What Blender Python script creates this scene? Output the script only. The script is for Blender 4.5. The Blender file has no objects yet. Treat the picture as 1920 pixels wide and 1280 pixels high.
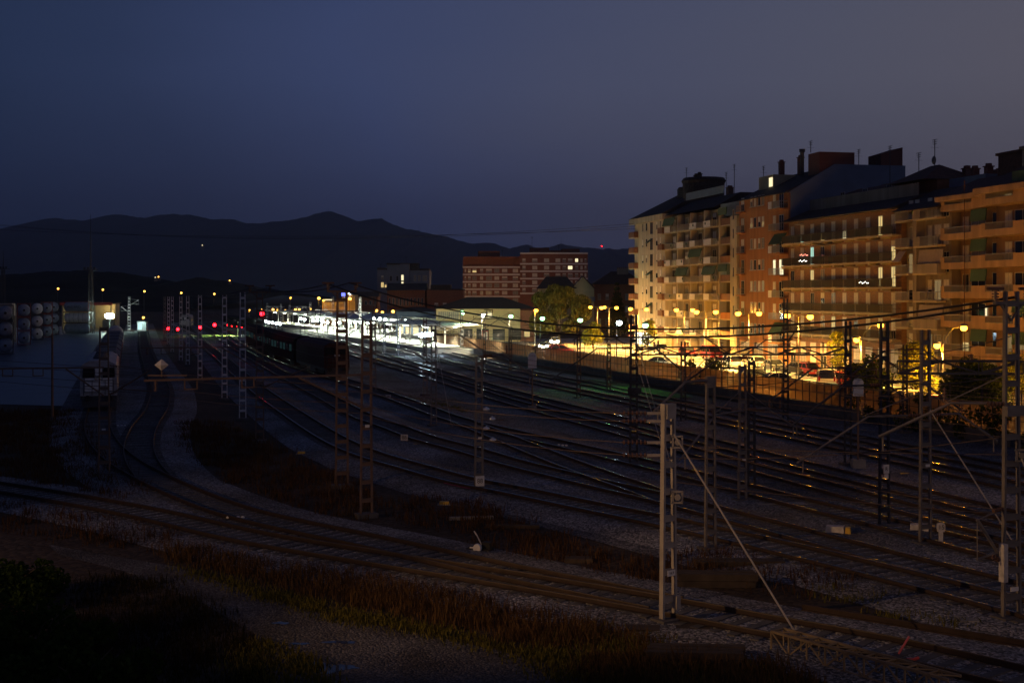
import bpy, bmesh, math, random
from mathutils import Vector, Matrix
random.seed(7)
R = math.radians
F, H, CX, HY = 2400.0, 9.6, 960.0, 552.0      # focal length in photo pixels, eye height, centre column, horizon row
sc = bpy.context.scene
COL = sc.collection

def lin(r, g, b):
    f = lambda c: (c/255/12.92) if c/255 <= .04045 else ((c/255+.055)/1.055)**2.4
    return (f(r), f(g), f(b), 1)
def G(px, py, z=0.0):                          # ground point seen at a photo pixel
    s = (py-HY)/(H-z)
    return Vector(((px-CX)/s, F/s, z))
def W(px, py, s):                              # point at scale s (pixels per metre)
    return Vector(((px-CX)/s, F/s, H-(py-HY)/s))

# ---------------------------------------------------------------- materials
def mat(name, col, rough=.75, metal=0.0, var=.25, vscale=3.0, bump=0.0, bscale=20.0, emit=None, estr=0.0, spec=.4, detail=4, streak=False):
    m = bpy.data.materials.new(name); m.use_nodes = True
    nt = m.node_tree; N = nt.nodes; b = N['Principled BSDF']
    b.inputs['Roughness'].default_value = rough; b.inputs['Metallic'].default_value = metal
    b.inputs['Specular IOR Level'].default_value = spec
    c = tuple(col[:3])
    if var > 0:
        tc = N.new('ShaderNodeTexCoord'); no = N.new('ShaderNodeTexNoise')
        no.inputs['Scale'].default_value = vscale; no.inputs['Detail'].default_value = detail
        nt.links.new(tc.outputs['Object'], no.inputs['Vector'])
        if streak:
            mpp = N.new('ShaderNodeMapping'); mpp.inputs['Scale'].default_value = (1.6, 1.6, .16); nt.links.new(tc.outputs['Object'], mpp.inputs['Vector']); nt.links.new(mpp.outputs[0], no.inputs['Vector'])
        rp = N.new('ShaderNodeValToRGB')
        rp.color_ramp.elements[0].position = .3; rp.color_ramp.elements[1].position = .72
        rp.color_ramp.elements[0].color = tuple(x*(1-var) for x in c)+(1,)
        rp.color_ramp.elements[1].color = tuple(min(1, x*(1+var)) for x in c)+(1,)
        nt.links.new(no.outputs['Fac'], rp.inputs['Fac']); nt.links.new(rp.outputs['Color'], b.inputs['Base Color'])
        if bump > 0:
            n2 = N.new('ShaderNodeTexNoise'); n2.inputs['Scale'].default_value = bscale
            nt.links.new(tc.outputs['Object'], n2.inputs['Vector'])
            bp = N.new('ShaderNodeBump'); bp.inputs['Strength'].default_value = bump; bp.inputs['Distance'].default_value = .05
            nt.links.new(n2.outputs['Fac'], bp.inputs['Height']); nt.links.new(bp.outputs['Normal'], b.inputs['Normal'])
    else:
        b.inputs['Base Color'].default_value = c+(1,)
    if emit is not None:
        b.inputs['Emission Color'].default_value = tuple(emit[:3])+(1,); b.inputs['Emission Strength'].default_value = estr
    return m
def glow(name, col, strength):
    m = bpy.data.materials.new(name); m.use_nodes = True
    nt = m.node_tree; nt.nodes.clear()
    o = nt.nodes.new('ShaderNodeOutputMaterial'); e = nt.nodes.new('ShaderNodeEmission')
    e.inputs['Color'].default_value = tuple(col[:3])+(1,); e.inputs['Strength'].default_value = strength
    nt.links.new(e.outputs[0], o.inputs[0]); return m
def gravel_mat(name, c1, c2, c3, scale, big=.15):
    m = bpy.data.materials.new(name); m.use_nodes = True
    nt = m.node_tree; N = nt.nodes; L = nt.links; b = N['Principled BSDF']
    b.inputs['Roughness'].default_value = .9; b.inputs['Specular IOR Level'].default_value = .25
    g = N.new('ShaderNodeNewGeometry'); v = N.new('ShaderNodeTexVoronoi'); v.inputs['Scale'].default_value = scale
    L.new(g.outputs['Position'], v.inputs['Vector'])
    sp = N.new('ShaderNodeSeparateColor'); L.new(v.outputs['Color'], sp.inputs[0])
    rp = N.new('ShaderNodeValToRGB'); e = rp.color_ramp.elements
    e[0].color = tuple(c1)+(1,); e[1].color = tuple(c3)+(1,); x = e.new(.55); x.color = tuple(c2)+(1,)
    L.new(sp.outputs[0], rp.inputs['Fac'])
    n = N.new('ShaderNodeTexNoise'); n.inputs['Scale'].default_value = big; n.inputs['Detail'].default_value = 6; n.inputs['Roughness'].default_value = .65
    L.new(g.outputs['Position'], n.inputs['Vector'])
    r2 = N.new('ShaderNodeValToRGB'); r2.color_ramp.elements[0].position = .35; r2.color_ramp.elements[1].position = .65
    r2.color_ramp.elements[0].color = (.5, .45, .4, 1); r2.color_ramp.elements[1].color = (1.1, 1.1, 1.12, 1)
    L.new(n.outputs['Fac'], r2.inputs['Fac'])
    mx = N.new('ShaderNodeMix'); mx.data_type = 'RGBA'; mx.blend_type = 'MULTIPLY'; mx.inputs[0].default_value = 1
    L.new(rp.outputs['Color'], mx.inputs[6]); L.new(r2.outputs['Color'], mx.inputs[7]); L.new(mx.outputs[2], b.inputs['Base Color'])
    bp = N.new('ShaderNodeBump'); bp.inputs['Strength'].default_value = .9; bp.inputs['Distance'].default_value = .05; bp.invert = True
    L.new(v.outputs['Distance'], bp.inputs['Height']); L.new(bp.outputs['Normal'], b.inputs['Normal'])
    return m
def leaf_mat(name, c1, c2, trans=.35):
    m = bpy.data.materials.new(name); m.use_nodes = True
    nt = m.node_tree; N = nt.nodes; L = nt.links; N.clear()
    o = N.new('ShaderNodeOutputMaterial'); d = N.new('ShaderNodeBsdfDiffuse'); t = N.new('ShaderNodeBsdfTranslucent'); mx = N.new('ShaderNodeMixShader')
    g = N.new('ShaderNodeNewGeometry'); rp = N.new('ShaderNodeValToRGB')
    rp.color_ramp.elements[0].color = tuple(c1)+(1,); rp.color_ramp.elements[1].color = tuple(c2)+(1,)
    L.new(g.outputs['Random Per Island'], rp.inputs['Fac']); L.new(rp.outputs['Color'], d.inputs['Color']); L.new(rp.outputs['Color'], t.inputs['Color'])
    mx.inputs[0].default_value = trans; L.new(d.outputs[0], mx.inputs[1]); L.new(t.outputs[0], mx.inputs[2]); L.new(mx.outputs[0], o.inputs[0])
    return m
def screen_mat(name, col, clear, trans):
    m = bpy.data.materials.new(name); m.use_nodes = True
    nt = m.node_tree; N = nt.nodes; L = nt.links; N.clear()
    o = N.new('ShaderNodeOutputMaterial'); d = N.new('ShaderNodeBsdfDiffuse'); t = N.new('ShaderNodeBsdfTranslucent'); p = N.new('ShaderNodeBsdfTransparent')
    d.inputs['Color'].default_value = col+(1,); t.inputs['Color'].default_value = col+(1,)
    m1 = N.new('ShaderNodeMixShader'); m1.inputs[0].default_value = trans; L.new(d.outputs[0], m1.inputs[1]); L.new(t.outputs[0], m1.inputs[2])
    m2 = N.new('ShaderNodeMixShader'); m2.inputs[0].default_value = clear; L.new(m1.outputs[0], m2.inputs[1]); L.new(p.outputs[0], m2.inputs[2])
    L.new(m2.outputs[0], o.inputs[0]); return m

M = {}
M['galv'] = mat('galvanised_steel', (.19, .17, .16), .55, .3, .25, 2.5)
M['mastsilver'] = mat('silver_paint', (.36, .33, .31), .55, .2, .2, 2.0)
M['mastlit'] = mat('lit_silver_paint', (.68, .65, .65), .55, .1, .2, 2.0)  # brighter copy of the silver paint, light falling on these masts painted in
M['mastbrown'] = mat('weathered_steel', (.19, .12, .085), .7, .2, .3, 2.0)
M['darksteel'] = mat('dark_steel', (.06, .06, .07), .55, .4, .25, 3)
M['ins'] = mat('insulator', (.16, .09, .06), .25, 0, 0)
M['glassins'] = mat('glass_insulator', (.75, .78, .8), .12, .6, 0)
M['wire'] = mat('wire', (.16, .12, .10), .55, .6, 0)
M['blackcable'] = mat('black_cable', (.018, .018, .02), .6, 0, 0)
M['railtoprust'] = mat('dull_rail_top', (.05, .036, .03), .6, .3, .3, 2)
M['rail'] = mat('rail_steel', (.17, .15, .14), .2, 1.0, .2, 1.2)
M['railrust'] = mat('rail_rust', (.034, .02, .016), .8, .1, .3, 3)
M['sleeper'] = mat('sleeper', (.10, .095, .095), .9, 0, .4, 2)
M['ballast'] = gravel_mat('ballast', (.05, .052, .058), (.22, .225, .24), (.52, .52, .54), 14.0, .12)
M['yardgravel'] = gravel_mat('yard_gravel', (.045, .045, .05), (.15, .15, .162), (.36, .355, .37), 12.0, .10)
M['earth'] = gravel_mat('earth', (.045, .032, .022), (.07, .05, .035), (.10, .075, .055), 5.0, .08)
M['path'] = gravel_mat('path_gravel', (.07, .065, .065), (.12, .115, .115), (.2, .19, .19), 14.0, .35)
M['apron'] = mat('sky_tinted_apron', (.05, .075, .118), .36, 0, .35, .25, .3, 4, spec=.5)  # blue of the reflected sky is mixed into the base colour
M['water'] = mat('water', (.01, .012, .015), .05, 0, 0, spec=.6)
M['asphalt'] = mat('asphalt', (.30, .32, .36), .65, 0, .2, .5, .2, 30)
M['pavement'] = mat('pavement', (.38, .36, .34), .8, 0, .15, 1.0)
M['paint'] = mat('road_paint', (.75, .74, .7), .7, 0, .1, 4)
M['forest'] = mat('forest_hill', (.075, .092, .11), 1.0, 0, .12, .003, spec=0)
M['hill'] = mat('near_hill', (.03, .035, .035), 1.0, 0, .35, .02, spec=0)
M['concrete'] = mat('concrete', (.26, .25, .24), .85, 0, .2, 1.5, .2, 15)
M['darkconcrete'] = mat('dark_concrete', (.10, .095, .10), .85, 0, .25, 1.0, .2, 10)
M['wood'] = mat('old_timber', (.055, .04, .03), .9, 0, .35, 3)
M['yellow'] = mat('yellow_paint', (.62, .38, .04), .5, 0, .15, 4)
M['white'] = mat('white_paint', (.78, .76, .73), .6, 0, .1, 4)
M['dirtywhite'] = mat('dirty_white', (.52, .49, .47), .7, 0, .25, 5)
M['red'] = mat('red_paint', (.5, .05, .05), .5, 0, .15, 4)
M['black'] = mat('black_rubber', (.015, .015, .016), .7, 0, 0)
M['magenta'] = mat('magenta_spray', (.42, .06, .13), .8, 0, .3, 6)
M['lampo'] = glow('sodium_glow', (1, .37, .03), 11)
M['lampm'] = glow('mercury_glow', (.35, 1.0, .45), 9)
M['lampw'] = glow('white_glow', (.85, 1, .93), 42)
M['lampb'] = glow('blue_white_glow', (.62, .85, 1.0), 60)
M['lampfar'] = glow('far_sodium_glow', (1, .45, .07), 7)
M['lampred'] = glow('red_signal_glow', (1, .006, .012), 26)
M['tube'] = glow('tube_glow', (.9, 1, .8), 16)
M['headlight'] = glow('headlight_glow', (1, .93, .7), 90)
M['litwarm'] = glow('lit_room_warm', (1, .72, .28), .75)
M['litdim'] = glow('lit_room_dim', (1, .66, .28), .22)
M['littube'] = glow('lit_room_cool', (.55, .95, .75), .8)
M['litwhite'] = glow('lit_room_white', (1, .86, .5), 1.2)
M['bluesign'] = glow('blue_sign_glow', (.12, .15, 1), 3)
M['lampgrey'] = mat('lamp_post_grey', (.16, .16, .16), .5, .3, 0)

# ---------------------------------------------------------------- mesh builder
class MB:
    def __init__(s): s.v = []; s.f = []; s.mi = []; s.cur = 0
    def add(s, vs, fs):
        o = len(s.v); s.v += [tuple(p) for p in vs]; s.f += [tuple(i+o for i in f) for f in fs]; s.mi += [s.cur]*len(fs); return s
    def box(s, c, d, rz=0.0, top=None):
        x, y, z = d[0]/2, d[1]/2, d[2]/2; k = top or 1.0
        p = [(-x, -y, -z), (x, -y, -z), (x, y, -z), (-x, y, -z), (-x*k, -y*k, z), (x*k, -y*k, z), (x*k, y*k, z), (-x*k, y*k, z)]
        cs, sn = math.cos(rz), math.sin(rz)
        return s.add([(c[0]+a*cs-b*sn, c[1]+a*sn+b*cs, c[2]+e) for a, b, e in p],
              [(0, 3, 2, 1), (4, 5, 6, 7), (0, 1, 5, 4), (1, 2, 6, 5), (2, 3, 7, 6), (3, 0, 4, 7)])
    def b2(s, x0, x1, y0, y1, z0, z1): return s.box(((x0+x1)/2, (y0+y1)/2, (z0+z1)/2), (abs(x1-x0), abs(y1-y0), abs(z1-z0)))
    def beam(s, a, b, w, h=None):
        a = Vector(a); b = Vector(b); h = h or w; d = (b-a)
        if d.length < 1e-6: return s
        d.normalize(); up = Vector((0, 0, 1)) if abs(d.z) < .95 else Vector((0, 1, 0))
        sx = d.cross(up).normalized(); sy = sx.cross(d).normalized()
        vs = []
        for p in (a, b):
            for i, j in ((-1, -1), (1, -1), (1, 1), (-1, 1)): vs.append(p+sx*(i*w/2)+sy*(j*h/2))
        return s.add(vs, [(0, 1, 2, 3), (7, 6, 5, 4), (0, 4, 5, 1), (1, 5, 6, 2), (2, 6, 7, 3), (3, 7, 4, 0)])
    def tube(s, pts, r, n=6, r2=None, cap=True):
        pts = [Vector(p) for p in pts]; m = len(pts); vs = []; fs = []
        for i, p in enumerate(pts):
            d = (pts[min(i+1, m-1)]-pts[max(i-1, 0)]).normalized()
            up = Vector((0, 0, 1)) if abs(d.z) < .9 else Vector((1, 0, 0))
            sx = d.cross(up).normalized(); sy = sx.cross(d).normalized()
            rr = r if r2 is None else r+(r2-r)*i/(m-1)
            for k in range(n):
                a = 2*math.pi*k/n; vs.append(p+sx*(rr*math.cos(a))+sy*(rr*math.sin(a)))
        for i in range(m-1):
            for k in range(n):
                fs.append((i*n+k, i*n+(k+1) % n, (i+1)*n+(k+1) % n, (i+1)*n+k))
        if cap: fs.append(tuple(range(n-1, -1, -1))); fs.append(tuple((m-1)*n+k for k in range(n)))
        return s.add(vs, fs)
    def ball(s, c, r, nu=10, nv=6, sq=(1, 1, 1)):
        vs = [(c[0], c[1], c[2]-r*sq[2])]; fs = []
        for i in range(1, nv):
            t = -math.pi/2+math.pi*i/nv
            for k in range(nu):
                a = 2*math.pi*k/nu; vs.append((c[0]+r*sq[0]*math.cos(t)*math.cos(a), c[1]+r*sq[1]*math.cos(t)*math.sin(a), c[2]+r*sq[2]*math.sin(t)))
        vs.append((c[0], c[1], c[2]+r*sq[2])); n = len(vs)-1
        for k in range(nu): fs.append((0, 1+(k+1) % nu, 1+k)); fs.append((n, n-nu+k, n-nu+(k+1) % nu))
        for i in range(nv-2):
            for k in range(nu):
                a = 1+i*nu; fs.append((a+k, a+(k+1) % nu, a+nu+(k+1) % nu, a+nu+k))
        return s.add(vs, fs)
    def lathe(s, prof, axis='z', c=(0, 0, 0), n=16):
        vs = []; fs = []
        for (r, t) in prof:
            for k in range(n):
                a = 2*math.pi*k/n; u, w = r*math.cos(a), r*math.sin(a)
                p = {'z': (u, w, t), 'y': (u, t, w), 'x': (t, u, w)}[axis]; vs.append((p[0]+c[0], p[1]+c[1], p[2]+c[2]))
        for i in range(len(prof)-1):
            for k in range(n): fs.append((i*n+k, i*n+(k+1) % n, (i+1)*n+(k+1) % n, (i+1)*n+k))
        fs.append(tuple(range(n-1, -1, -1))); fs.append(tuple((len(prof)-1)*n+k for k in range(n)))
        return s.add(vs, fs)
    def prism(s, poly, z0, z1):
        n = len(poly); a = sum(poly[i][0]*poly[(i+1) % n][1]-poly[(i+1) % n][0]*poly[i][1] for i in range(n))
        if a < 0: poly = poly[::-1]
        vs = [(p[0], p[1], z0) for p in poly]+[(p[0], p[1], z1) for p in poly]
        fs = [tuple(range(n-1, -1, -1)), tuple(range(n, 2*n))]+[(i, (i+1) % n, n+(i+1) % n, n+i) for i in range(n)]
        return s.add(vs, fs)
    def extr(s, prof, a, b, axis='x'):          # closed profile in the two other axes, swept from a to b
        n = len(prof); vs = []
        for t in (a, b):
            for (u, w) in prof: vs.append({'x': (t, u, w), 'y': (u, t, w)}[axis])
        return s.add(vs, [tuple(range(n-1, -1, -1)), tuple(range(n, 2*n))]+[(i, (i+1) % n, n+(i+1) % n, n+i) for i in range(n)])
    def mesh(s, name, ms, smooth=False):
        me = bpy.data.meshes.new(name); me.from_pydata(s.v, [], s.f)
        for m in (ms if isinstance(ms, (list, tuple)) else [ms]): me.materials.append(m)
        if any(s.mi): me.polygons.foreach_set('material_index', s.mi)
        if smooth: me.polygons.foreach_set('use_smooth', [True]*len(me.polygons))
        bm = bmesh.new(); bm.from_mesh(me); bmesh.ops.recalc_face_normals(bm, faces=bm.faces); bm.to_mesh(me); bm.free()
        me.update(); return me
    def build(s, name, ms, parent=None, smooth=False, loc=None, rz=0.0):
        return place(s.mesh(name, ms, smooth), name, parent, loc, rz)
def place(me, name, parent=None, loc=None, rz=0.0):
    o = bpy.data.objects.new(name, me); COL.objects.link(o)
    if parent is not None: o.parent = parent
    if loc is not None: o.location = loc
    if rz: o.rotation_euler = (0, 0, rz)
    return o
def tag(o, label=None, cat=None, group=None, kind=None):
    if label: o['label'] = label
    if cat: o['category'] = cat
    if group: o['group'] = group
    if kind: o['kind'] = kind
    return o
def thing(name, label, cat, loc=(0, 0, 0), rz=0.0, group=None):
    o = bpy.data.objects.new(name, None); COL.objects.link(o); o.empty_display_size = .2
    o.location = loc; o.rotation_euler = (0, 0, rz); return tag(o, label, cat, group)
def copy_tree(o, parent=None):
    c = o.copy(); COL.objects.link(c)
    if parent is not None: c.parent = parent
    for ch in list(o.children): copy_tree(ch, c)
    return c
def lamp_light(parent, loc, col, power, r=.15, kind='POINT', spot=None, aim=None):
    l = bpy.data.lights.new('lamp_light', kind); l.energy = power; l.color = col[:3]; l.shadow_soft_size = r
    if spot: l.spot_size = R(spot); l.spot_blend = .6
    o = bpy.data.objects.new('lamp_light', l); COL.objects.link(o); o.location = loc
    if aim: o.rotation_euler = Vector(aim).to_track_quat('-Z', 'Y').to_euler()
    if parent is not None: o.parent = parent
    return o
SODIUM, MERC, WHITE, BLUEW = (1, .39, .012), (.50, 1, .55), (.88, 1, .78), (.62, .85, 1)

# ---------------------------------------------------------------- camera, world, sun
cam = bpy.data.cameras.new('camera'); co = bpy.data.objects.new('camera', cam); COL.objects.link(co)
cam.sensor_width = 36; cam.lens = 36*F/1920; cam.clip_start = .5; cam.clip_end = 40000
cam.shift_y = -(640-HY)/1920.0
co.location = (0, 0, H); co.rotation_euler = (R(90), 0, 0); sc.camera = co
w = bpy.data.worlds.new('World'); sc.world = w; w.use_nodes = True
nt = w.node_tree; N = nt.nodes; L = nt.links; N.clear()
out = N.new('ShaderNodeOutputWorld')
sky = N.new('ShaderNodeTexSky'); sky.sky_type = 'NISHITA'; sky.sun_disc = False
sky.sun_elevation = R(-2.5); sky.sun_rotation = R(60); sky.air_density = 1.4; sky.dust_density = 2.0
b1 = N.new('ShaderNodeBackground'); b1.inputs['Strength'].default_value = .08; L.new(sky.outputs[0], b1.inputs['Color'])
tc = N.new('ShaderNodeTexCoord'); sx = N.new('ShaderNodeSeparateXYZ'); L.new(tc.outputs['Generated'], sx.inputs[0])
mr = N.new('ShaderNodeMapRange'); mr.inputs['From Min'].default_value = -.42; mr.inputs['From Max'].default_value = .42; L.new(sx.outputs['X'], mr.inputs['Value'])
no = N.new('ShaderNodeTexNoise'); no.inputs['Scale'].default_value = 1.7; no.inputs['Detail'].default_value = 3
mp = N.new('ShaderNodeMapping'); mp.inputs['Scale'].default_value = (1, 1, 3.2); L.new(tc.outputs['Generated'], mp.inputs['Vector']); L.new(mp.outputs[0], no.inputs['Vector'])
ad = N.new('ShaderNodeMath'); ad.operation = 'MULTIPLY_ADD'; L.new(no.outputs['Fac'], ad.inputs[0]); ad.inputs[1].default_value = .34
sb = N.new('ShaderNodeMath'); sb.operation = 'SUBTRACT'; L.new(mr.outputs[0], sb.inputs[0]); sb.inputs[1].default_value = .17; L.new(sb.outputs[0], ad.inputs[2])
rp = N.new('ShaderNodeValToRGB'); el = rp.color_ramp.elements
el[0].position = .04; el[0].color = lin(25, 44, 77); el[1].position = 1; el[1].color = lin(88, 87, 103)
for p, c in ((.22, (37, 53, 88)), (.42, (55, 69, 109)), (.62, (71, 78, 107)), (.82, (81, 84, 105))):
    x = el.new(p); x.color = lin(*c)
L.new(ad.outputs[0], rp.inputs['Fac'])
zr = N.new('ShaderNodeValToRGB'); ze = zr.color_ramp.elements
ze[0].position = 0.0; ze[0].color = (.68, .68, .69, 1); ze[1].position = .34; ze[1].color = (.36, .42, .53, 1); x = ze.new(.7); x.color = (.15, .20, .33, 1)
for p, c in ((.055, (.73, .73, .74)), (.10, (.89, .89, .90)), (.16, (1.0, 1.0, 1.0)), (.22, (.93, .93, .94))):
    x = ze.new(p); x.color = c+(1,)
L.new(sx.outputs['Z'], zr.inputs['Fac'])
mx = N.new('ShaderNodeMix'); mx.data_type = 'RGBA'; mx.blend_type = 'MULTIPLY'; mx.inputs[0].default_value = 1
L.new(rp.outputs['Color'], mx.inputs[6]); L.new(zr.outputs['Color'], mx.inputs[7])
b2 = N.new('ShaderNodeBackground'); b2.inputs['Strength'].default_value = 1.0; L.new(mx.outputs[2], b2.inputs['Color'])
ash = N.new('ShaderNodeAddShader'); L.new(b1.outputs[0], ash.inputs[0]); L.new(b2.outputs[0], ash.inputs[1]); L.new(ash.outputs[0], out.inputs[0])
sl = bpy.data.lights.new('sun', 'SUN'); sl.energy = .004; sl.angle = R(20); sl.color = (1, .86, .74)
so = bpy.data.objects.new('sun', sl); COL.objects.link(so); so.rotation_euler = (R(72), 0, R(-60+180)); so.location = (0, 0, 60)
vs = sc.view_settings; vs.view_transform = 'Standard'; vs.look = 'None'; vs.exposure = 0; vs.gamma = 1; vs.use_curve_mapping = False
cy = sc.cycles; cy.use_denoising = True; cy.max_bounces = 5; cy.diffuse_bounces = 2; cy.glossy_bounces = 2; cy.transparent_max_bounces = 12
cy.sample_clamp_indirect = 4; cy.caustics_reflective = False; cy.caustics_refractive = False; cy.use_light_tree = True
cy.filter_width = 1.5

# ---------------------------------------------------------------- terrain
def noise1(x, seed=0):
    return sum(math.sin(x*f+seed*1.7+f*3)*a for f, a in ((1, 1), (2.3, .5), (5.1, .25), (11.7, .12)))
def ridge(name, pts, dist, front, back, m, rough, kind='structure'):
    mb = MB(); rows = 9; xs = []
    x = pts[0][0]
    while x < pts[-1][0]: xs.append(x); x += 5
    def yy(x):
        for (a, b), (c, d) in zip(pts, pts[1:]):
            if a <= x <= c: return b+(d-b)*(x-a)/(c-a)
        return pts[-1][1]
    for i, x in enumerate(xs):
        X = (x-CX)*dist/F; zt = H+(HY-yy(x)+rough*noise1(x*.09, 2)+rough*.8*random.uniform(-1, 1))*dist/F
        for j in range(rows):
            t = j/(rows-1)
            if t <= .75:
                u = t/.75; Y = dist*(front+(1-front)*u); z = zt*(u**1.25)+noise1(X/dist*40+u*3, j)*zt*.035*math.sin(math.pi*u)
            else:
                u = (t-.75)/.25; Y = dist*(1+(back-1)*u); z = zt*(1-.6*u)
            mb.v.append((X, Y, z if j else -2))
    n = len(xs)
    for i in range(n-1):
        for j in range(rows-1):
            mb.f.append((i*rows+j, (i+1)*rows+j, (i+1)*rows+j+1, i*rows+j+1)); mb.mi.append(0)
    return tag(mb.build(name, m, smooth=True), kind=kind)
MOUNT = [(-500, 455), (-250, 440), (-80, 436), (0, 430), (40, 425), (75, 414), (105, 408), (135, 411), (160, 415), (200, 403), (225, 403), (250, 405), (275, 409), (300, 404), (325, 400), (350, 403),
 (380, 408), (430, 412), (470, 418), (495, 419), (550, 411), (570, 409), (590, 402), (605, 397), (618, 395), (632, 400), (648, 407), (668, 414), (700, 410), (716, 411), (735, 420), (760, 428), (800, 437), (830, 441),
 (862, 453), (890, 456), (912, 455), (935, 460), (955, 465), (978, 459), (992, 461), (1010, 466), (1040, 460), (1052, 458), (1075, 462), (1105, 463), (1130, 468), (1160, 466), (1190, 464), (1260, 474), (1400, 490), (1600, 510), (2000, 530), (2400, 545)]
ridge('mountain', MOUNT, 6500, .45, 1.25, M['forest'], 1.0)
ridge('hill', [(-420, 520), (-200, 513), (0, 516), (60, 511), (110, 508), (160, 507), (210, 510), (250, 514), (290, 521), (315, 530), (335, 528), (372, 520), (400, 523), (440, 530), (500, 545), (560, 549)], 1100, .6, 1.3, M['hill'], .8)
g = MB(); g.add([(-9000, -60, 0), (9000, -60, 0), (9000, 9000, 0), (-9000, 9000, 0)], [(0, 1, 2, 3)])
tag(g.build('ground', M['earth']), kind='structure')
def sheet(name, pts, z, m, world=False, kind='structure'):
    P = [(p[0], p[1]) if world else (G(*p).x, G(*p).y) for p in pts]
    a = sum(P[i][0]*P[(i+1) % len(P)][1]-P[(i+1) % len(P)][0]*P[i][1] for i in range(len(P)))
    if a < 0: P = P[::-1]
    mb = MB(); mb.add([(x, y, z) for x, y in P], [tuple(range(len(P)))])
    return tag(mb.build(name, m), kind=kind)
sheet('yard_gravel', [(445, 600), (350, 605), (370, 640), (410, 690), (470, 760), (520, 820), (620, 880), (760, 925), (900, 960), (1100, 1010), (1300, 1065), (1500, 1100), (1700, 1160), (1920, 1230), (2300, 1330), (2300, 980), (1920, 842), (1600, 789), (1260, 735), (960, 683), (800, 657), (640, 620)], .02, M['yardgravel'])
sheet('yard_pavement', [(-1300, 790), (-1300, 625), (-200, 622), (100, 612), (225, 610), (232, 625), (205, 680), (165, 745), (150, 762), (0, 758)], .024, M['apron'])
sheet('dirt_path', [(90, 1020), (150, 1032), (330, 1062), (500, 1122), (640, 1160), (800, 1190), (960, 1225), (1080, 1262), (1180, 1330), (520, 1330), (500, 1250), (480, 1190), (380, 1130), (230, 1070), (110, 1040)], .012, M['path'])
random.seed(3)
for cx, cyy, rx, ry in ((600, 1252, 74, 12), (528, 1168, 20, 3), (640, 1204, 40, 3), (560, 1207, 22, 2.5)):
    ph = random.uniform(0, 6)
    pts = [(cx+rx*math.cos(a)*(.8+.2*math.sin(3*a+ph)+random.uniform(-.1, .1)), cyy+ry*math.sin(a)*(.75+.3*math.sin(4*a+ph*2)+random.uniform(-.15, .15))) for a in [k*2*math.pi/36 for k in range(36)]]
    sheet('puddle_water', pts, .018, M['water'])
# street and car park between the fence and the apartment blocks
def fenceX(Y): return (184-Y)*.2975+.6
def facX(Y): return 26.85-.217*(Y-222.2)
st = [(fenceX(Y)+.5, Y) for Y in (50, 100, 150, 190, 232)]+[(-30, 262), (60, 300), (facX(232)+6, 236)]+[(facX(Y)-3.0, Y) for Y in (222, 190, 150, 100, 50)]
sheet('street', st, .008, M['asphalt'], world=True)
pv = MB(); pv.prism([(facX(Y)-3.0, Y) for Y in (50, 236)]+[(facX(Y)-.02, Y) for Y in (236, 50)], 0, .13)
tag(pv.build('pavement', M['pavement']), kind='structure')
mk = MB()
for k in range(30):
    Y = 70+k*5; X = facX(Y)-11
    mk.box((X, Y, .0145), (.14, 2.2, .003), R(12.3))
for k in range(34):
    Y = 84+k*2.6; X = fenceX(Y)+3.2
    mk.box((X, Y, .0145), (4.6, .12, .003), R(-6))
tag(mk.build('road_markings', M['paint']), kind='structure')

def haze_box(z1, dens, col=(.75, .8, .95)):
    m = bpy.data.materials.new('haze_air'); m.use_nodes = True; nt = m.node_tree; nt.nodes.clear()
    o = nt.nodes.new('ShaderNodeOutputMaterial'); v = nt.nodes.new('ShaderNodeVolumePrincipled'); v.inputs['Density'].default_value = dens; v.inputs['Color'].default_value = col+(1,); v.inputs['Anisotropy'].default_value = .3
    nt.links.new(v.outputs[0], o.inputs['Volume'])
    b = MB(); b.b2(-9500, 9500, -200, 9500, -3, z1); tag(b.build('haze', m), kind='stuff')
# ---------------------------------------------------------------- tracks
def smooth(P, step=1.2):
    out = []
    n = len(P)
    for i in range(n-1):
        p0, p1, p2, p3 = P[max(i-1, 0)], P[i], P[i+1], P[min(i+2, n-1)]
        t0 = (p2-p0); t1 = (p3-p1); d = (p2-p1).length
        t0 = t0.normalized()*d if t0.length else t0; t1 = t1.normalized()*d if t1.length else t1
        k = max(2, int(d/step))
        for j in range(k):
            t = j/k; a = t*t*t; b = t*t
            out.append(p1*(2*a-3*b+1)+t0*(a-2*b+t)+p2*(-2*a+3*b)+t1*(a-b))
    out.append(P[-1]); return out
def offs(P, d):
    o = []
    for i, p in enumerate(P):
        t = (P[min(i+1, len(P)-1)]-P[max(i-1, 0)]).normalized(); o.append(p+Vector((-t.y, t.x, 0))*-d)
    return o
NT = [0]; TRK = {}
def strip(P, prof, mb):                         # prof: list of (offset, z), closed along the line
    n = len(prof); vs = []
    cols = [offs(P, a) for a, z in prof]
    for i in range(len(P)):
        for c, (a, z) in zip(cols, prof): vs.append((c[i].x, c[i].y, z))
    fs = []
    for i in range(len(P)-1):
        for k in range(n-1): fs.append((i*n+k, i*n+k+1, (i+1)*n+k+1, (i+1)*n+k))
    mb.add(vs, fs)
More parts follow.
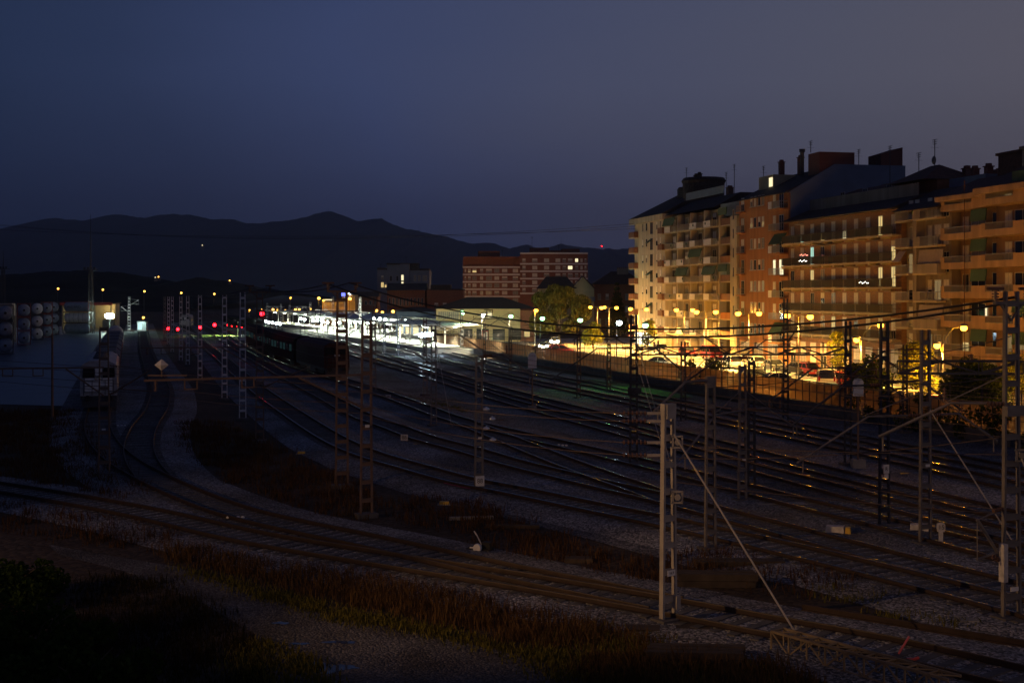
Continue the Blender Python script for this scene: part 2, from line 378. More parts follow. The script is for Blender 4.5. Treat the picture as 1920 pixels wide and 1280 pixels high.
def track(key, label, px, shoulder=2.6, rails=(-1, 1), far=None):
    NT[0] += 1; e = NT[0]*.004
    P = [G(x, y, .3) for x, y in px]
    for p in P: p.z = 0
    P = smooth(P); TRK[key] = P
    t = thing('railway_track', label, 'railway track', (P[len(P)//2].x, P[len(P)//2].y, 0), 0, 'tracks of the rail yard')
    o = Vector(t.location); P = [p-o for p in P]
    mb = MB(); zt = .13+e; strip(P, [(-shoulder-.6, .02), (-shoulder+.7, zt), (shoulder-.7, zt), (shoulder+.6, .02)], mb)
    mb.build('ballast_bed', M['ballast'], t)
    mb = MB(); acc = 0.0; srnd = random.Random(NT[0])
    for i in range(len(P)-1):
        seg = (P[i+1]-P[i]); ln = seg.length
        while acc < ln:
            c = P[i]+seg*(acc/ln); mb.box((c.x, c.y, zt-.035+srnd.uniform(-.012, .012)), (2.6, .25, .12), math.atan2(seg.y, seg.x)+math.pi/2+srnd.uniform(-.02, .02)); acc += .62
        acc -= ln
    mb.build('sleepers', M['sleeper'], t)
    for sd in rails:
        mb = MB(); mb.cur = 0; d = sd*.87
        strip(P, [(d-.075, zt+.04), (d-.02, zt+.06), (d-.02, zt+.16), (d-.036, zt+.165)], mb)
        strip(P, [(d+.036, zt+.165), (d+.02, zt+.16), (d+.02, zt+.06), (d+.075, zt+.04)], mb)
        mb.cur = 1; strip(P, [(d-.036, zt+.165), (d-.03, zt+.192), (d+.03, zt+.192), (d+.036, zt+.165)], mb)
        mb.build('rail', [M['railrust'], M['railtoprust' if key in ('T1', 'T2', 'T3') else 'rail']], t)
track('T1', 'curved track nearest the camera, crossing the whole foreground in front of the tall pale mast', [(-300, 868), (0, 911), (250, 954), (480, 1005), (720, 1045), (960, 1083), (1250, 1132), (1440, 1168), (1640, 1204), (1920, 1268), (2200, 1340)])
track('T2', 'track in front of the white locomotive, swinging right to join the nearest foreground track', [(228, 608), (216, 640), (203, 690), (188, 760), (183, 796), (194, 826), (228, 860), (290, 895), (390, 938), (480, 966), (720, 1017), (960, 1070), (1250, 1128)])
track('T3', 'track with a kink right of the white locomotive, meeting its track at a switch', [(268, 606), (272, 650), (285, 690), (300, 725), (294, 764), (271, 798), (260, 833), (268, 866), (290, 895)])
track('M1', 'yard track on the near edge of the gravel, passing the two tallest brown masts', [(338, 603), (352, 616), (380, 641), (415, 670), (455, 705), (487, 731), (546, 772), (630, 824), (697, 852), (775, 874), (867, 899), (960, 917), (1115, 949), (1240, 974), (1440, 1018), (1690, 1078), (1920, 1136), (2250, 1225)])
track('M2', 'second yard track from the gravel edge, running right of the grey mast with number plates', [(362, 603), (395, 621), (435, 645), (485, 675), (552, 712), (617, 746), (675, 777), (740, 800), (792, 819), (886, 844), (960, 866), (1135, 908), (1240, 932), (1440, 983), (1640, 1036), (1920, 1106), (2250, 1195)])
track('M3', 'yard track on which the dark red locomotive stands', [(385, 603), (405, 613), (440, 631), (500, 662), (560, 686), (640, 711), (702, 731), (790, 762), (855, 785), (960, 810), (1100, 842), (1300, 890), (1500, 940), (1700, 988), (1920, 1046), (2250, 1135)])
track('X1', 'connecting track slanting between two middle tracks of the yard', [(860, 786), (960, 826), (1050, 862), (1135, 893), (1200, 915), (1260, 937)])
track('M4', 'shiny railed track in the middle of the yard, left one of the bright pair', [(455, 604), (520, 620), (600, 643), (690, 672), (800, 703), (960, 753), (1166, 809), (1302, 846), (1435, 881), (1650, 938), (1920, 1008), (2250, 1096)])
track('M5', 'shiny railed track in the middle of the yard, right one of the bright pair', [(490, 604), (545, 616), (610, 632), (690, 656), (800, 689), (960, 735), (1175, 789), (1307, 822), (1420, 850), (1600, 894), (1780, 937), (1920, 971), (2250, 1053)])
track('M6', 'track between the bright pair and the green lit grass by the fence', [(640, 622), (720, 646), (800, 668), (960, 706), (1200, 757), (1330, 785), (1477, 815), (1650, 853), (1920, 914), (2250, 990)])
track('M7', 'rightmost track, running along the foot of the boundary fence', [(700, 625), (780, 648), (870, 668), (960, 690), (1100, 719), (1230, 745), (1400, 779), (1600, 819), (1920, 884), (2250, 952)])

# ---------------------------------------------------------------- overhead line masts
NB = 'lattice masts of the overhead line'
BAT = {}
def mast(px, yb, yt, label, w=.42, m='galv', arms=(), parts=(), mb_h=.78, name='overhead_line_mast', solid=False, rz=None):
    global CRZ
    p = G(px, yb); s = F/p.y; h = (yb-yt)/s
    CRZ = rz if rz is not None else R(24 if px > 600 else 12)
    t = thing(name, label, 'overhead mast', p, CRZ, NB)
    wt = w*.72; mt = M[m]
    fo = MB(); fo.box((0, 0, .02), (w+.4, .6, .36)); fo.build('footing', M['darkconcrete'], t)
    for sd in (-1, 1):
        l = MB(); l.beam((sd*w/2, 0, .2), (sd*wt/2, 0, h), .075, .16 if solid and px > 1200 and px < 1300 else .12); l.build('leg', mt, t)
    z = .75
    while z < h-.1:
        ww = w+(wt-w)*z/h
        for y in ((-.066, .066) if s > 24 else (0, )):
            key = ('bat', round(ww, 2), y == 0, m)
            if key not in BAT: BAT[key] = MB().box((0, 0, 0), (round(ww, 2)-.02, .012 if y else .17, .17)).mesh('batten', mt)
            place(BAT[key], 'batten', t, (0, y, z))
        z += mb_h
    if solid: c = MB(); c.box((0, 0, h-.16), (wt+.1, .19, .34)); c.build('cap_plate', mt, t)
    for a in arms:
        arm(t, h, w, mt, *a)
    for q in parts: q(t, h, w, mt)
    return t
def insul(mb, a, b, r=.075, n=5):
    a = Vector(a); b = Vector(b)
    mb.tube([a, b], r*.35, 6)
    for k in range(n):
        c = a+(b-a)*((k+.5)/n); d = (b-a).normalized()*.02
        mb.tube([c-d, c+d], r, 8)
def arm(t, h, w, mt, kind, sd, z, ln, dy=0.0):
    mb = MB(); q = MB()
    if kind == 'bent':                      # tube that leaves the mast level and bends down towards the track
        mb.tube([(0, 0, z), (sd*ln*.45, dy*.45, z), (sd*ln, dy, z-ln*.32)], .045, 6)
        mb.tube([(sd*.1, 0, z+.9), (sd*ln*.5, dy*.5, z)], .018, 5)
        mb.tube([(sd*ln*.95, dy, z-ln*.3), (sd*ln*.95, dy, z-ln*.3-.5)], .03, 5)
        insul(q, (sd*.25, 0, z), (sd*.75, dy*.1, z)); insul(q, (sd*ln*.5, dy*.5, z+.05), (sd*ln*.5, dy*.5, z+.45), .06, 4)
    elif kind == 'cant':                    # cantilever: inclined strut, stay and registration tube
        mb.tube([(sd*w*.5, 0, z-1.3), (sd*ln, dy, z)], .05, 6)
        mb.tube([(sd*w*.5, 0, z+.25), (sd*ln*.95, dy, z)], .022, 5)
        mb.tube([(sd*ln*.35, dy*.35, z-1.0), (sd*ln*1.02, dy, z-1.15)], .03, 5)
        mb.tube([(sd*ln, dy, z), (sd*ln, dy, z-1.2)], .015, 5)
        insul(q, (sd*w*.5, 0, z-1.3), (sd*(w*.5+.4), dy*.1, z-1.12)); insul(q, (sd*w*.5, 0, z+.25), (sd*(w*.5+.4), dy*.1, z+.2), .06)
    elif kind == 'cross':
        mb.beam((-ln/2, 0, z), (ln/2, 0, z), .14, .1); mb.beam((-ln*.35, 0, z), (0, 0, z-.5), .05); mb.beam((ln*.35, 0, z), (0, 0, z-.5), .05)
        for k in (-1, 1): insul(q, (k*ln*.47, 0, z+.05), (k*ln*.47, 0, z+.4), .1, 4); q.tube([(k*ln*.47-.3, 0, z+.42), (k*ln*.47+.3, 0, z+.42)], .05, 6)
    elif kind == 'level':                   # long straight steel arm with a knee brace and hanging clamp frames
        mb.beam((0, 0, z), (sd*ln, dy, z), .075, .085); mb.beam((0, 0, z-1.5), (sd*ln*.32, dy*.32, z-.05), .08)
        for f in (.55, .8):
            for e in (-.25, .25): mb.beam((sd*ln*f+e, dy*f, z), (sd*ln*f+e, dy*f, z-.42), .05)
            mb.beam((sd*ln*f-.25, dy*f, z-.4), (sd*ln*f+.25, dy*f, z-.4), .05)
        insul(q, (sd*ln*.95, dy, z), (sd*ln*.95, dy, z-.45))
    a = mb.build('bracket_arm', mt, t)
    if q.v: q.build('insulator', M['ins'], a)
def plate(z, wd=.3, ht=.4, cols=2, dots=True, txt=None):
    def f(t, h, w, mt):
        b = MB(); b.box((0, -.13, z), (wd, .015, ht)); o = b.build('number_plate', M['white'], t)
        if txt: text(o, txt, (0, -.142, z-.0), ht*.62, M['black'])
    return f
def text(parent, s, loc, size, m, rot=(R(90), 0, 0), name='lettering'):
    c = bpy.data.curves.new(name, 'FONT'); c.body = s; c.size = size; c.align_x = 'CENTER'; c.align_y = 'CENTER'; c.extrude = .002
    tmp = bpy.data.objects.new('tmp', c); COL.objects.link(tmp)
    dg = bpy.context.evaluated_depsgraph_get(); me = bpy.data.meshes.new_from_object(tmp.evaluated_get(dg))
    bpy.data.objects.remove(tmp); me.materials.clear(); me.materials.append(m)
    o = bpy.data.objects.new(name, me); COL.objects.link(o)
    if parent is not None: o.parent = parent
    o.location = loc; o.rotation_euler = rot; return o
def guy(dx, dy, z0):
    def f(t, h, w, mt):
        b = MB(); b.tube([(w*.3, -.1, z0), (dx, dy, .25)], .028, 6); o = b.build('guy_wire', M['mastsilver'], t, rz=-CRZ)
        b = MB(); b.tube([(dx-.02*dx, dy*.98, .42), (dx, dy, .1)], .06, 6); b.box((dx, dy, .05), (.5, .5, .3)); b.build('guy_anchor', M['darkconcrete'], o)
    return f
def box(z, x, d, m='galv', nm='junction_box'):
    def f(t, h, w, mt): b = MB(); b.box((x, -.12, z), d); b.build(nm, M[m], t)
    return f
def winch(z):
    def f(t, h, w, mt):
        b = MB()
        for zz in (z-.16, z+.16): b.box((.24, -.1, zz), (.34, .08, .05))
        b.box((.39, -.1, z), (.05, .08, .32)); b.box((.12, -.1, z), (.05, .08, .32)); b.lathe([(.09, -.2), (.09, -.0)], 'y', (.25, 0, z), 10)
        b.build('tension_bracket', mt, t, rz=-CRZ)
    return f
def spark(zs):
    def f(t, h, w, mt):
        for z in zs:
            b = MB(); b.box((-.42, -.05, z), (.42, .05, .08)); o = b.build('anchor_clamp', M['yellow'] if z < 0 else mt, t, rz=-CRZ)
            q = MB(); insul(q, (-1.35, -.02, z), (-.62, -.02, z), .07, 6); q.build('insulator', M['ins'], o)
    return f
near = mast(1253, 1170, 757, 'tall pale lattice mast standing alone nearest the camera with a guy wire on its right', .50, 'mastsilver',
  parts=[spark((6.15, 5.92, 5.3, 4.93)), winch(5.32), winch(3.72), guy(3.25, -2.6, 5.55), plate(1.52, .3, .17, txt='16.9'), box(.66, .2, (.16, .22, .38), 'mastsilver'), box(6.2, 0, (.34, .05, .42), 'mastsilver', 'head_plate')], solid=True, rz=R(36))
mast(687, 970, 600, 'brown lattice mast in front of the tallest brown mast, with pale concrete foot', .50, 'mastbrown', [('level', -1, 6.15, 9.3, 0)], [plate(3.95, .2, .12)])
mast(641, 915, 546, 'tallest brown lattice mast left of centre carrying two black feeder cables', .62, 'mastbrown', [('cross', 1, 9.75, 1.5)], [plate(.05, .3, .1)])
mast(487, 830, 545, 'rusty brown lattice mast left of the tallest one, cables ending on its crossarm', .50, 'mastbrown', [('cross', 1, 9.75, 1.4), ('level', -1, 6.2, 7.4, 0), ('cant', 1, 4.9, 3.2)])
mast(455, 788, 548, 'silver ladder mast beside the rusty brown cable mast, nearest of the silver row', .48, 'mastlit')
mast(421, 750, 553, 'silver ladder mast second from the front of the silver row on the left', .46, 'mastlit')
mast(375, 716, 553, 'silver ladder mast behind the diamond sign, red signal shining beside its leg', .44, 'mastlit', [('cant', -1, 6.4, 3.0)])
mast(352, 686, 555, 'silver ladder mast just right of the distant white locomotive', .44, 'mastlit')
mast(339, 678, 555, 'silver ladder mast in front of the distant white locomotive', .44, 'mastlit')
mast(323, 662, 556, 'thin pale mast left of the distant white locomotive', .42, 'mastlit')
mast(316, 648, 556, 'thin grey mast by the leftmost red signal of the yard', .42, 'mastlit')
mast(309, 640, 556, 'thinnest far mast at the left end of the silver row', .42, 'galv')
mast(195, 893, 612, 'brown lattice mast in front of the white locomotive', .56, 'mastbrown', [('cant', 1, 5.6, 2.4), ('level', -1, 5.75, 6.0, 0)], [plate(2.5, .2, .08)])
mast(898, 920, 668, 'grey lattice mast with two white number plates at its foot, four shiny insulators beside it', .40, 'galv', [('bent', 1, 6.6, 3.6, 1.5)], [plate(.5, .46, .5, txt='88'), plate(2.6, .2, .08)])
mast(797, 742, 596, 'left one of the paired dark masts below the bright platforms', .40, 'galv', [('bent', -1, 6.6, 5.5), ('bent', 1, 6.6, 3)])
mast(813, 800, 610, 'right one of the paired dark masts, thin guy wire to its right', .42, 'galv', [('bent', 1, 6.7, 4.6, 1), ('cant', -1, 5.9, 2.2)], [guy(1.4, -2.0, 6.4)])
mast(701, 736, 557, 'pale mast lit white beside the station platform, behind the brown masts', .40, 'galv', [('level', -1, 8.0, 7), ('bent', 1, 6.3, 3.4), ('bent', -1, 6.3, 3.4)])
mast(1188, 872, 590, 'tall dark mast at the left end of the truss gantry', .46, 'darksteel', [('bent', -1, 6.6, 5.2), ('bent', 1, 6.5, 4.4, 2)], [guy(1.9, -1.6, 7.0), guy(1.7, -1.7, 5.9), box(4.2, .0, (.6, .5, .35), 'darksteel', 'disconnector')])
mast(1085, 748, 606, 'dark mast below a green lamp, in front of the willow', .36, 'darksteel', [('bent', 1, 6.5, 4.8), ('bent', -1, 6.2, 4.6)])
mast(1281, 792, 640, 'dark mast under the truss gantry beside the small lit bushes', .42, 'darksteel', [('bent', -1, 6.4, 5.0), ('bent', 1, 6.4, 4.0)])
mast(1332, 1034, 706, 'lattice mast right behind the pale nearest mast, sloping tubes reaching to its foot side', .42, 'galv', [('bent', -1, 6.4, 3.0, -1)], solid=True)
mast(1392, 942, 684, 'left mast of the close pair right of the pale nearest mast', .40, 'galv', [('bent', -1, 4.25, 5.2, -3.0), ('bent', 1, 4.3, 3.0)], [plate(2.0, .2, .08)])
mast(1409, 918, 676, 'right mast of the close pair right of the pale nearest mast', .40, 'darksteel', [('bent', -1, 6.5, 4.2), ('bent', 1, 3.9, 3.4)])
mast(1590, 873, 602, 'dark mast at the right end of the truss gantry, next to a white backed signal', .44, 'darksteel', [('bent', -1, 5.5, 5.4), ('cant', 1, 6.4, 2.6), ('bent', 1, 5.0, 4.0)])
mast(1658, 990, 604, 'dark mast with a plate bearing R above a yellow triangle, lamp shining beside its top', .48, 'darksteel', [('bent', 1, 6.0, 4.2), ('bent', -1, 5.9, 4.6)], [plate(2.45, .28, .36, txt='R'), plate(2.15, .2, .2)])
mast(1735, 1024, 618, 'grey mast with long pale guy wire running down to its right', .50, 'galv', [('bent', -1, 5.0, 5.2, 1), ('bent', 1, 5.0, 3.6)], [guy(2.7, -2.2, 5.2), plate(3.1, .2, .1)])
mast(1896, 1166, 546, 'biggest mast at the right edge of the picture with pale insulator stack', .62, 'galv', [('cross', 1, 9.35, 1.3), ('bent', -1, 6.4, 3.2, 2), ('cant', -1, 3.1, 1.3)],
  [box(1.8, -.42, (.16, .2, 1.1), 'dirtywhite', 'insulator_stack'), plate(1.0, .3, .12), winch(4.9), box(6.2, 0, (.72, .2, .3), 'galv', 'head_plate'), guy(1.6, -1.5, 5.0)])
mast(1473, 792, 560, 'mast with two small floodlights, in front of the balcony block', .42, 'darksteel', [('bent', 1, 5.2, 4.6), ('bent', -1, 6.2, 4.0), ('cant', 1, 7.4, 1.4)])
mast(1697, 812, 646, 'thin dark mast in front of the bright yellow lit tree', .40, 'darksteel', [('cant', -1, 5.6, 2.8), ('bent', 1, 5.8, 3.4)])
mast(866, 662, 588, 'dark mast at the left corner of the cream station hall carrying two green lamps', .40, 'darksteel', [('bent', -1, 6.2, 4.5)])
mast(908, 690, 606, 'dark post before the cream hall with a round wire loop', .36, 'darksteel', [('bent', -1, 6.4, 3), ('bent', 1, 6.4, 4.4), ('level', 1, 7.6, 1.2)])
mast(957, 704, 612, 'dark post before the right end of the cream hall', .36, 'darksteel', [('bent', 1, 6.6, 3.0), ('bent', -1, 6.6, 3.6)])
mast(1142, 735, 644, 'dark low mast in front of the brightly lit street junction', .36, 'darksteel', [('bent', -1, 6.4, 4.0)])
mast(721, 668, 604, 'dark signal mast with a green light in front of the bright platform', .36, 'darksteel', [('bent', 1, 6.2, 4.4), ('bent', -1, 6.2, 3.0)])
mast(747, 668, 592, 'ladder mast in front of the glowing platform hall', .36, 'darksteel', [('bent', 1, 5.6, 4.4)])
far = [(501, 614, 'pale mast rising just right of the high red signal'), (527, 616, 'pale mast in the gap left of the lit platforms'), (543, 612, 'faint mast at the left tip of the lit platforms'), (582, 622, 'pale mast above the left platform end'), (610, 628, 'pale mast beside the far pink lit train'), (624, 634, 'taller pale mast left of the tallest brown mast'), (648, 642, 'pale mast partly hidden behind the tallest brown mast'), (675, 640, 'pale mast between the two big brown masts')]
for i, (x, yb, lb) in enumerate(far):
    top = (568, 569, 572, 566, 566, 556, 556, 557)[i]
    mast(x, yb, top, lb, .5, 'mastlit', [('level', 1, 6.0, 5.0)] if i % 2 == 0 else [('level', -1, 6.3, 4.0)])
mast(242, 622, 556, 'white lit lattice mast behind the shed lamp on the left', .6, 'white', [('cant', 1, 8.2, 2.4), ('cant', -1, 6.5, 2.0)])
# slim single poles
def pole(px, yb, yt, r, label, name='steel_pole', m='mastbrown', cat='pole'):
    p = G(px, yb); h = (yb-yt)*p.y/F
    t = thing(name, label, cat, p)
    b = MB(); b.tube([(0, 0, 0), (0, 0, h)], r, 8, r*.7); b.build('shaft', M[m], t)
    b = MB(); b.lathe([(r*1.6, 0), (r*1.6, .25), (r, .3)], 'z', (0, 0, 0), 8); b.build('base_flange', M['darkconcrete'], t); return t
pole(98, 789, 628, .11, 'plain brown pole standing on the near edge of the blue lit yard')
# gantries
def gantry(x0, x1, Y, zb, label, dep=.42, legs=(0, 0), step=1.25, hang=()):
    t = thing('truss_gantry', label, 'gantry', (x0, Y, 0), 0)
    b = MB(); n = max(2, int((x1-x0)/step)); d = (x1-x0)/n
    for y in (-.18, .18):
        for z in (zb, zb+dep): b.beam((0, y, z), (x1-x0, y, z), .07, .07)
        for k in range(n+1): b.beam((k*d, y, zb), (k*d, y, zb+dep), .035)
        for k in range(0, n, 2): b.beam((k*d, y, zb), ((k+1)*d, y, zb+dep), .06)
        for k in range(1, n, 2): b.beam((k*d, y, zb+dep), ((k+1)*d, y, zb), .06)
    b.build('truss', M['darksteel'], t)
    for hx in hang:
        b = MB()
        for e in (-.16, .16): b.beam((hx+e, 0, zb), (hx+e, 0, zb-1.3), .05)
        b.beam((hx-.16, 0, zb-1.28), (hx+.16, 0, zb-1.28), .05); b.tube([(hx, 0, zb-1.2), (hx-1.3, .3, zb-.8), (hx-2.6, .6, zb-.8)], .045, 6); o = b.build('hanger', M['darksteel'], t)
        q = MB(); insul(q, (hx-.3, .05, zb-1.1), (hx-.8, .2, zb-.95)); q.build('insulator', M['ins'], o)
    for hx in [h*1.9+1.0 for h in range(int((x1-x0)/1.9))]:
        b = MB(); insul(b, (hx, 0, zb+dep), (hx, 0, zb+dep+.28), .09, 3); b.build('insulator', M['ins'], t)
gantry(7.0, 18.8, 72.0, 6.22, 'long dark truss gantry crossing in front of the lit orange block', hang=(7.4, ))
gantry(15.4, 20.3, 51.0, 6.45, 'short truss gantry at the right edge in front of the dark tree', .5, hang=())
# diamond marker beside the left beam, standing on the beam arm
def diamond():
    p = W(303, 684, 43.0); t = thing('diamond_sign', 'pale diamond shaped marker made of crossed plates above the left beam', 'sign', (p.x, p.y, p.z))
    b = MB(); r = .26
    b.add([(0, 0, r), (r*1.2, -.02, 0), (0, -.16, 0), (0, 0, -r*.95)], [(0, 2, 1), (3, 1, 2)]); b.build('right_face', M['dirtywhite'], t)
    b = MB(); b.add([(0, 0, r), (0, -.16, 0), (-r*1.2, -.02, 0), (0, 0, -r*.95), (0, .14, 0), (r*1.2, -.02, 0)], [(0, 1, 2), (3, 2, 1), (0, 2, 4), (0, 4, 5), (3, 4, 2), (3, 5, 4)]); b.build('left_face', M['white'], t)
    b = MB(); b.beam((0, 0, -.24), (0, 0, -.52), .04); b.beam((-.6, 0, -.46), (1.1, 0, -.46), .05, .05); b.build('stem', M['mastbrown'], t)
diamond()

# ---------------------------------------------------------------- wires
def sagline(a, b, sag, n=14):
    a = Vector(a); b = Vector(b); return [a+(b-a)*(i/n)-Vector((0, 0, sag*4*(i/n)*(1-i/n))) for i in range(n+1)]
def wire(label, pts, r, m='wire', name='overhead_wire', group='overhead wires of the yard', cat='wire'):
    b = MB(); o = Vector(pts[0]); b.tube([Vector(p)-o for p in pts], r, 5); return tag(b.build(name, M[m], loc=o), label, cat, group)
a1, a2 = W(655, 530, 37.8), W(615, 532, 37.8); e1, e2 = W(1903, 557, 64), W(1897, 567, 64)
wire('black feeder cable, upper one of the sagging pair crossing before the apartment blocks', sagline(a1, e1, 1.55, 24), .035, 'blackcable', 'feeder_cable', 'black feeder cables')
wire('black feeder cable, lower one of the sagging pair crossing before the apartment blocks', sagline(a2, e2, 1.75, 24), .035, 'blackcable', 'feeder_cable', 'black feeder cables')
l1, l2 = W(500, 540, 28.6), W(470, 540, 28.6); k1, k2 = W(372, 552, 17), W(350, 553, 15)
wire('black feeder cable, right one of the two between the tallest mast and the rusty mast', sagline(l1, a1, .35, 10), .033, 'blackcable', 'feeder_cable', 'black feeder cables')
wire('black feeder cable, left one of the two between the tallest mast and the rusty mast', sagline(l2, a2, .30, 10), .033, 'blackcable', 'feeder_cable', 'black feeder cables')
wire('black feeder cable running left from the rusty mast to the silver row, right one', sagline(k1, l1, .4, 10), .03, 'blackcable', 'feeder_cable', 'black feeder cables')
wire('black feeder cable running left from the rusty mast to the silver row, left one', sagline(k2, l2, .4, 10), .03, 'blackcable', 'feeder_cable', 'black feeder cables')
for i, (ya, yb, sg) in enumerate(((417, 419, 3.2), (419, 424, 3.0), (429, 429, 1.6))):
    wire(('highest', 'middle', 'lowest')[i]+' thin power line crossing in front of the mountain to the cream block', sagline(W(-40, ya, 8), W(1192, yb, 10.1), sg, 24), .03, 'blackcable', 'power_line', 'thin power lines before the mountain')
# catenary: contact and carrier wire above the tracks
def overtrack(key, i0, i1, z1, z2, lb):
    P = TRK[key]; n = len(P); A = P[int(i0*n):int(i1*n)]
    A = A[::24]+[A[-1]]
    wire('contact wire above '+lb, [p+Vector((0, 0, z1)) for p in A], .012)
    pts = []
    for p, q in zip(A, A[1:]):
        pts += sagline(p+Vector((0, 0, z2)), q+Vector((0, 0, z2)), .25, 6)[:-1]
    wire('carrier wire above '+lb, pts+[A[-1]+Vector((0, 0, z2))], .012)
    for p, q in []: pass
for k, a, b, lb in (('M1', .30, 1, 'the yard track on the gravel edge'), ('M2', .30, 1, 'the second yard track'), ('M3', .45, 1, 'the dark red locomotive track'), ('M4', .35, 1, 'the left track of the bright pair'), ('M5', .35, 1, 'the right track of the bright pair'), ('M6', .30, 1, 'the track beside the green lit grass'), ('M7', .30, 1, 'the track along the fence')):
    overtrack(k, a, b, 5.3, 6.4, lb)
nl = Vector(near.location)
for z, tx, lb in ((6.15, 6.1, 'highest'), (5.92, 5.8, 'second'), (5.3, 5.3, 'third'), (4.93, 4.9, 'lowest')):
    c = W(640, 760, 44)
    pts = sagline(nl+Vector((-1.35, -.02, z)), Vector((-6.6+(.3 if tx > 5.5 else 0), 54.6, tx-.35)), .25, 8)[:-1]+sagline(Vector((-6.6+(.3 if tx > 5.5 else 0), 54.6, tx-.35)), Vector((-21.5, 68.5, tx-.3)), .2, 6)[:-1]+[Vector((-40, 80, tx-.1))]
    wire(lb+' of the four anchor wires running left from the pale nearest mast', pts, .014, 'wire', 'anchor_wire', 'anchor wires of the pale mast')
m28 = Vector(G(1896, 1166))
for z, yy, lb in ((3.1, 790, 'lower'), (5.2, 845, 'upper')):
    wire(lb+' anchor wire reaching the biggest mast at the right edge', sagline(W(1180, yy+10, 52), m28+Vector((-.4, 0, z+.2)), .3, 12), .014, 'wire', 'anchor_wire', 'anchor wires at the right edge')
wire('pale brown wire slanting low past the foot of the right hand masts', sagline(W(1255, 902, 60), W(1960, 968, 62), .1, 10), .016, 'wire')
wire('pale brown wire level with the fence foot in front of the right hand masts', sagline(W(1300, 838, 50), W(1890, 852, 60), .05, 10), .014, 'wire')
for (x0, y0, s0, x1, y1, s1, lb) in ((1000, 648, 26, 1188, 640, 33, 'thin cross wire from the white backed signal to the tall gantry mast'), (1188, 622, 33, 1473, 604, 26, 'thin cross wire from the tall gantry mast to the floodlight mast'), (1188, 684, 33, 1590, 676, 33, 'thin cross wire hanging below the truss gantry, upper one'), (1188, 702, 33, 1590, 696, 33, 'thin cross wire hanging below the truss gantry, lower one'),
  (1590, 628, 33, 1735, 640, 48, 'thin wire from the gantry end mast to the grey guyed mast'), (1658, 660, 45, 1896, 630, 62, 'thin wire from the R plate mast to the biggest mast, upper one'), (1658, 712, 45, 1896, 700, 62, 'thin wire from the R plate mast to the biggest mast, lower one'), (1332, 726, 49, 1590, 690, 33, 'thin wire from the mast behind the pale one to the gantry end mast'),
  (813, 628, 25, 1085, 624, 20, 'thin wire from the paired dark masts to the mast below the green lamp'), (813, 648, 25, 1188, 648, 33, 'thin wire from the paired dark masts to the tall gantry mast'), (701, 590, 19, 866, 604, 12, 'thin wire from the white lit platform mast to the hall corner mast'), (898, 690, 37, 1332, 720, 49, 'thin wire from the numbered grey mast to the mast behind the pale one')):
    wire(lb, sagline(W(x0, y0, s0), W(x1, y1, s1), .25, 10), .016, 'blackcable', 'cross_wire', 'thin cross wires between the masts')
def cluster():
    for i, (x, y) in enumerate(((912, 766), (923, 784), (912, 802), (924, 823))):
        p = W(x, y, 45); t = thing('wire_insulator', ('highest', 'second', 'third', 'lowest')[i]+' of four shiny glass insulators hanging in the wires right of the numbered grey mast', 'insulator', p, 0, 'shiny glass insulators')
        b = MB(); b.lathe([(.02, -.1), (.16, -.06), (.13, .02), (.05, .05), (.02, .1)], 'z', (0, 0, 0), 12); b.build('glass_bell', M['glassins'], t, True)
        b = MB(); b.tube([(-.45, 0, -.05), (.5, 0, -.07)], .02, 5); b.build('hook', M['wire'], t)
cluster()
# ---------------------------------------------------------------- lamps
def street_lamp(px, s, heads, label, col=SODIUM, glowm='lampo', power=1500, group=None, zb=0, curved=False, r=.36, lit=True, down=0, aim=None):
    """heads: (px, py) of each luminaire; the pole stands at px, all at scale s"""
    X = (px-CX)/s; Y = F/s
    t = thing('street_lamp', label, 'street lamp', (X, Y, zb), 0, group)
    hs = [((hx-px)/s, H-(hy-HY)/s-zb) for hx, hy in heads]; top = max(z for _, z in hs)
    b = MB(); b.tube([(0, 0, 0), (0, 0, top*(.8 if curved else .985))], .085, 8, .055); b.build('pole', M['lampgrey'], t)
    for hx, hz in hs:
        b = MB()
        if curved: b.tube([(0, 0, hz*.78), (hx*.15, 0, hz*.9), (hx*.5, 0, hz*1.0), (hx, 0, hz+.06)], .04, 6)
        else: b.tube([(0, 0, hz), (hx, 0, hz+.12)], .035, 6)
        b.build('arm', M['lampgrey'], t)
        b = MB(); b.ball((hx, 0, hz+.24), .34, 10, 6, (1.1, .75, .42)); o = b.build('lamp_head', M['lampgrey'], t, True)
        b = MB(); b.ball((hx, -.02, hz), r, 10, 6, (1, .9, .85)); b.build('bulb', M[glowm], o, True)
        if lit and aim: lamp_light(t, (hx, -.05, hz-.35), col, power*(27 if px < 1000 else 3), .15, 'SPOT', 125, aim)
        elif lit:
            lamp_light(t, (hx, -.05, hz-.35), col, power/len(hs)*(.75 if down else 1))
            if down: lamp_light(t, (hx, -.05, hz-.45), (1, .47, .08), power/len(hs)*down, .15, 'SPOT', 158, (0, 0, -1))
    return t
GL = 'double armed sodium lamps along the street'
street_lamp(1120, 10.0, [(1107, 576), (1133, 576)], 'double sodium lamp left of the conifer, farthest of the street row', group=GL, power=2600, down=11)
street_lamp(1142, 10.4, [(1128, 577), (1156, 577)], 'double sodium lamp in front of the conifer', group=GL, power=2600, down=11)
street_lamp(1197, 11.2, [(1182, 579), (1212, 580)], 'double sodium lamp at the far corner of the cream block', group=GL, power=3000, down=11)
street_lamp(1283, 12.2, [(1268, 581), (1299, 581)], 'double sodium lamp before the left balconies of the cream block', group=GL, power=2900, down=11)
street_lamp(1324, 13.75, [(1306, 585), (1342, 585)], 'double sodium lamp before the deep loggias of the cream block', group=GL, power=2900, down=11)
street_lamp(1404, 15.0, [(1384, 588), (1423, 588)], 'double sodium lamp before the plain orange block', group=GL, power=2700, down=13)
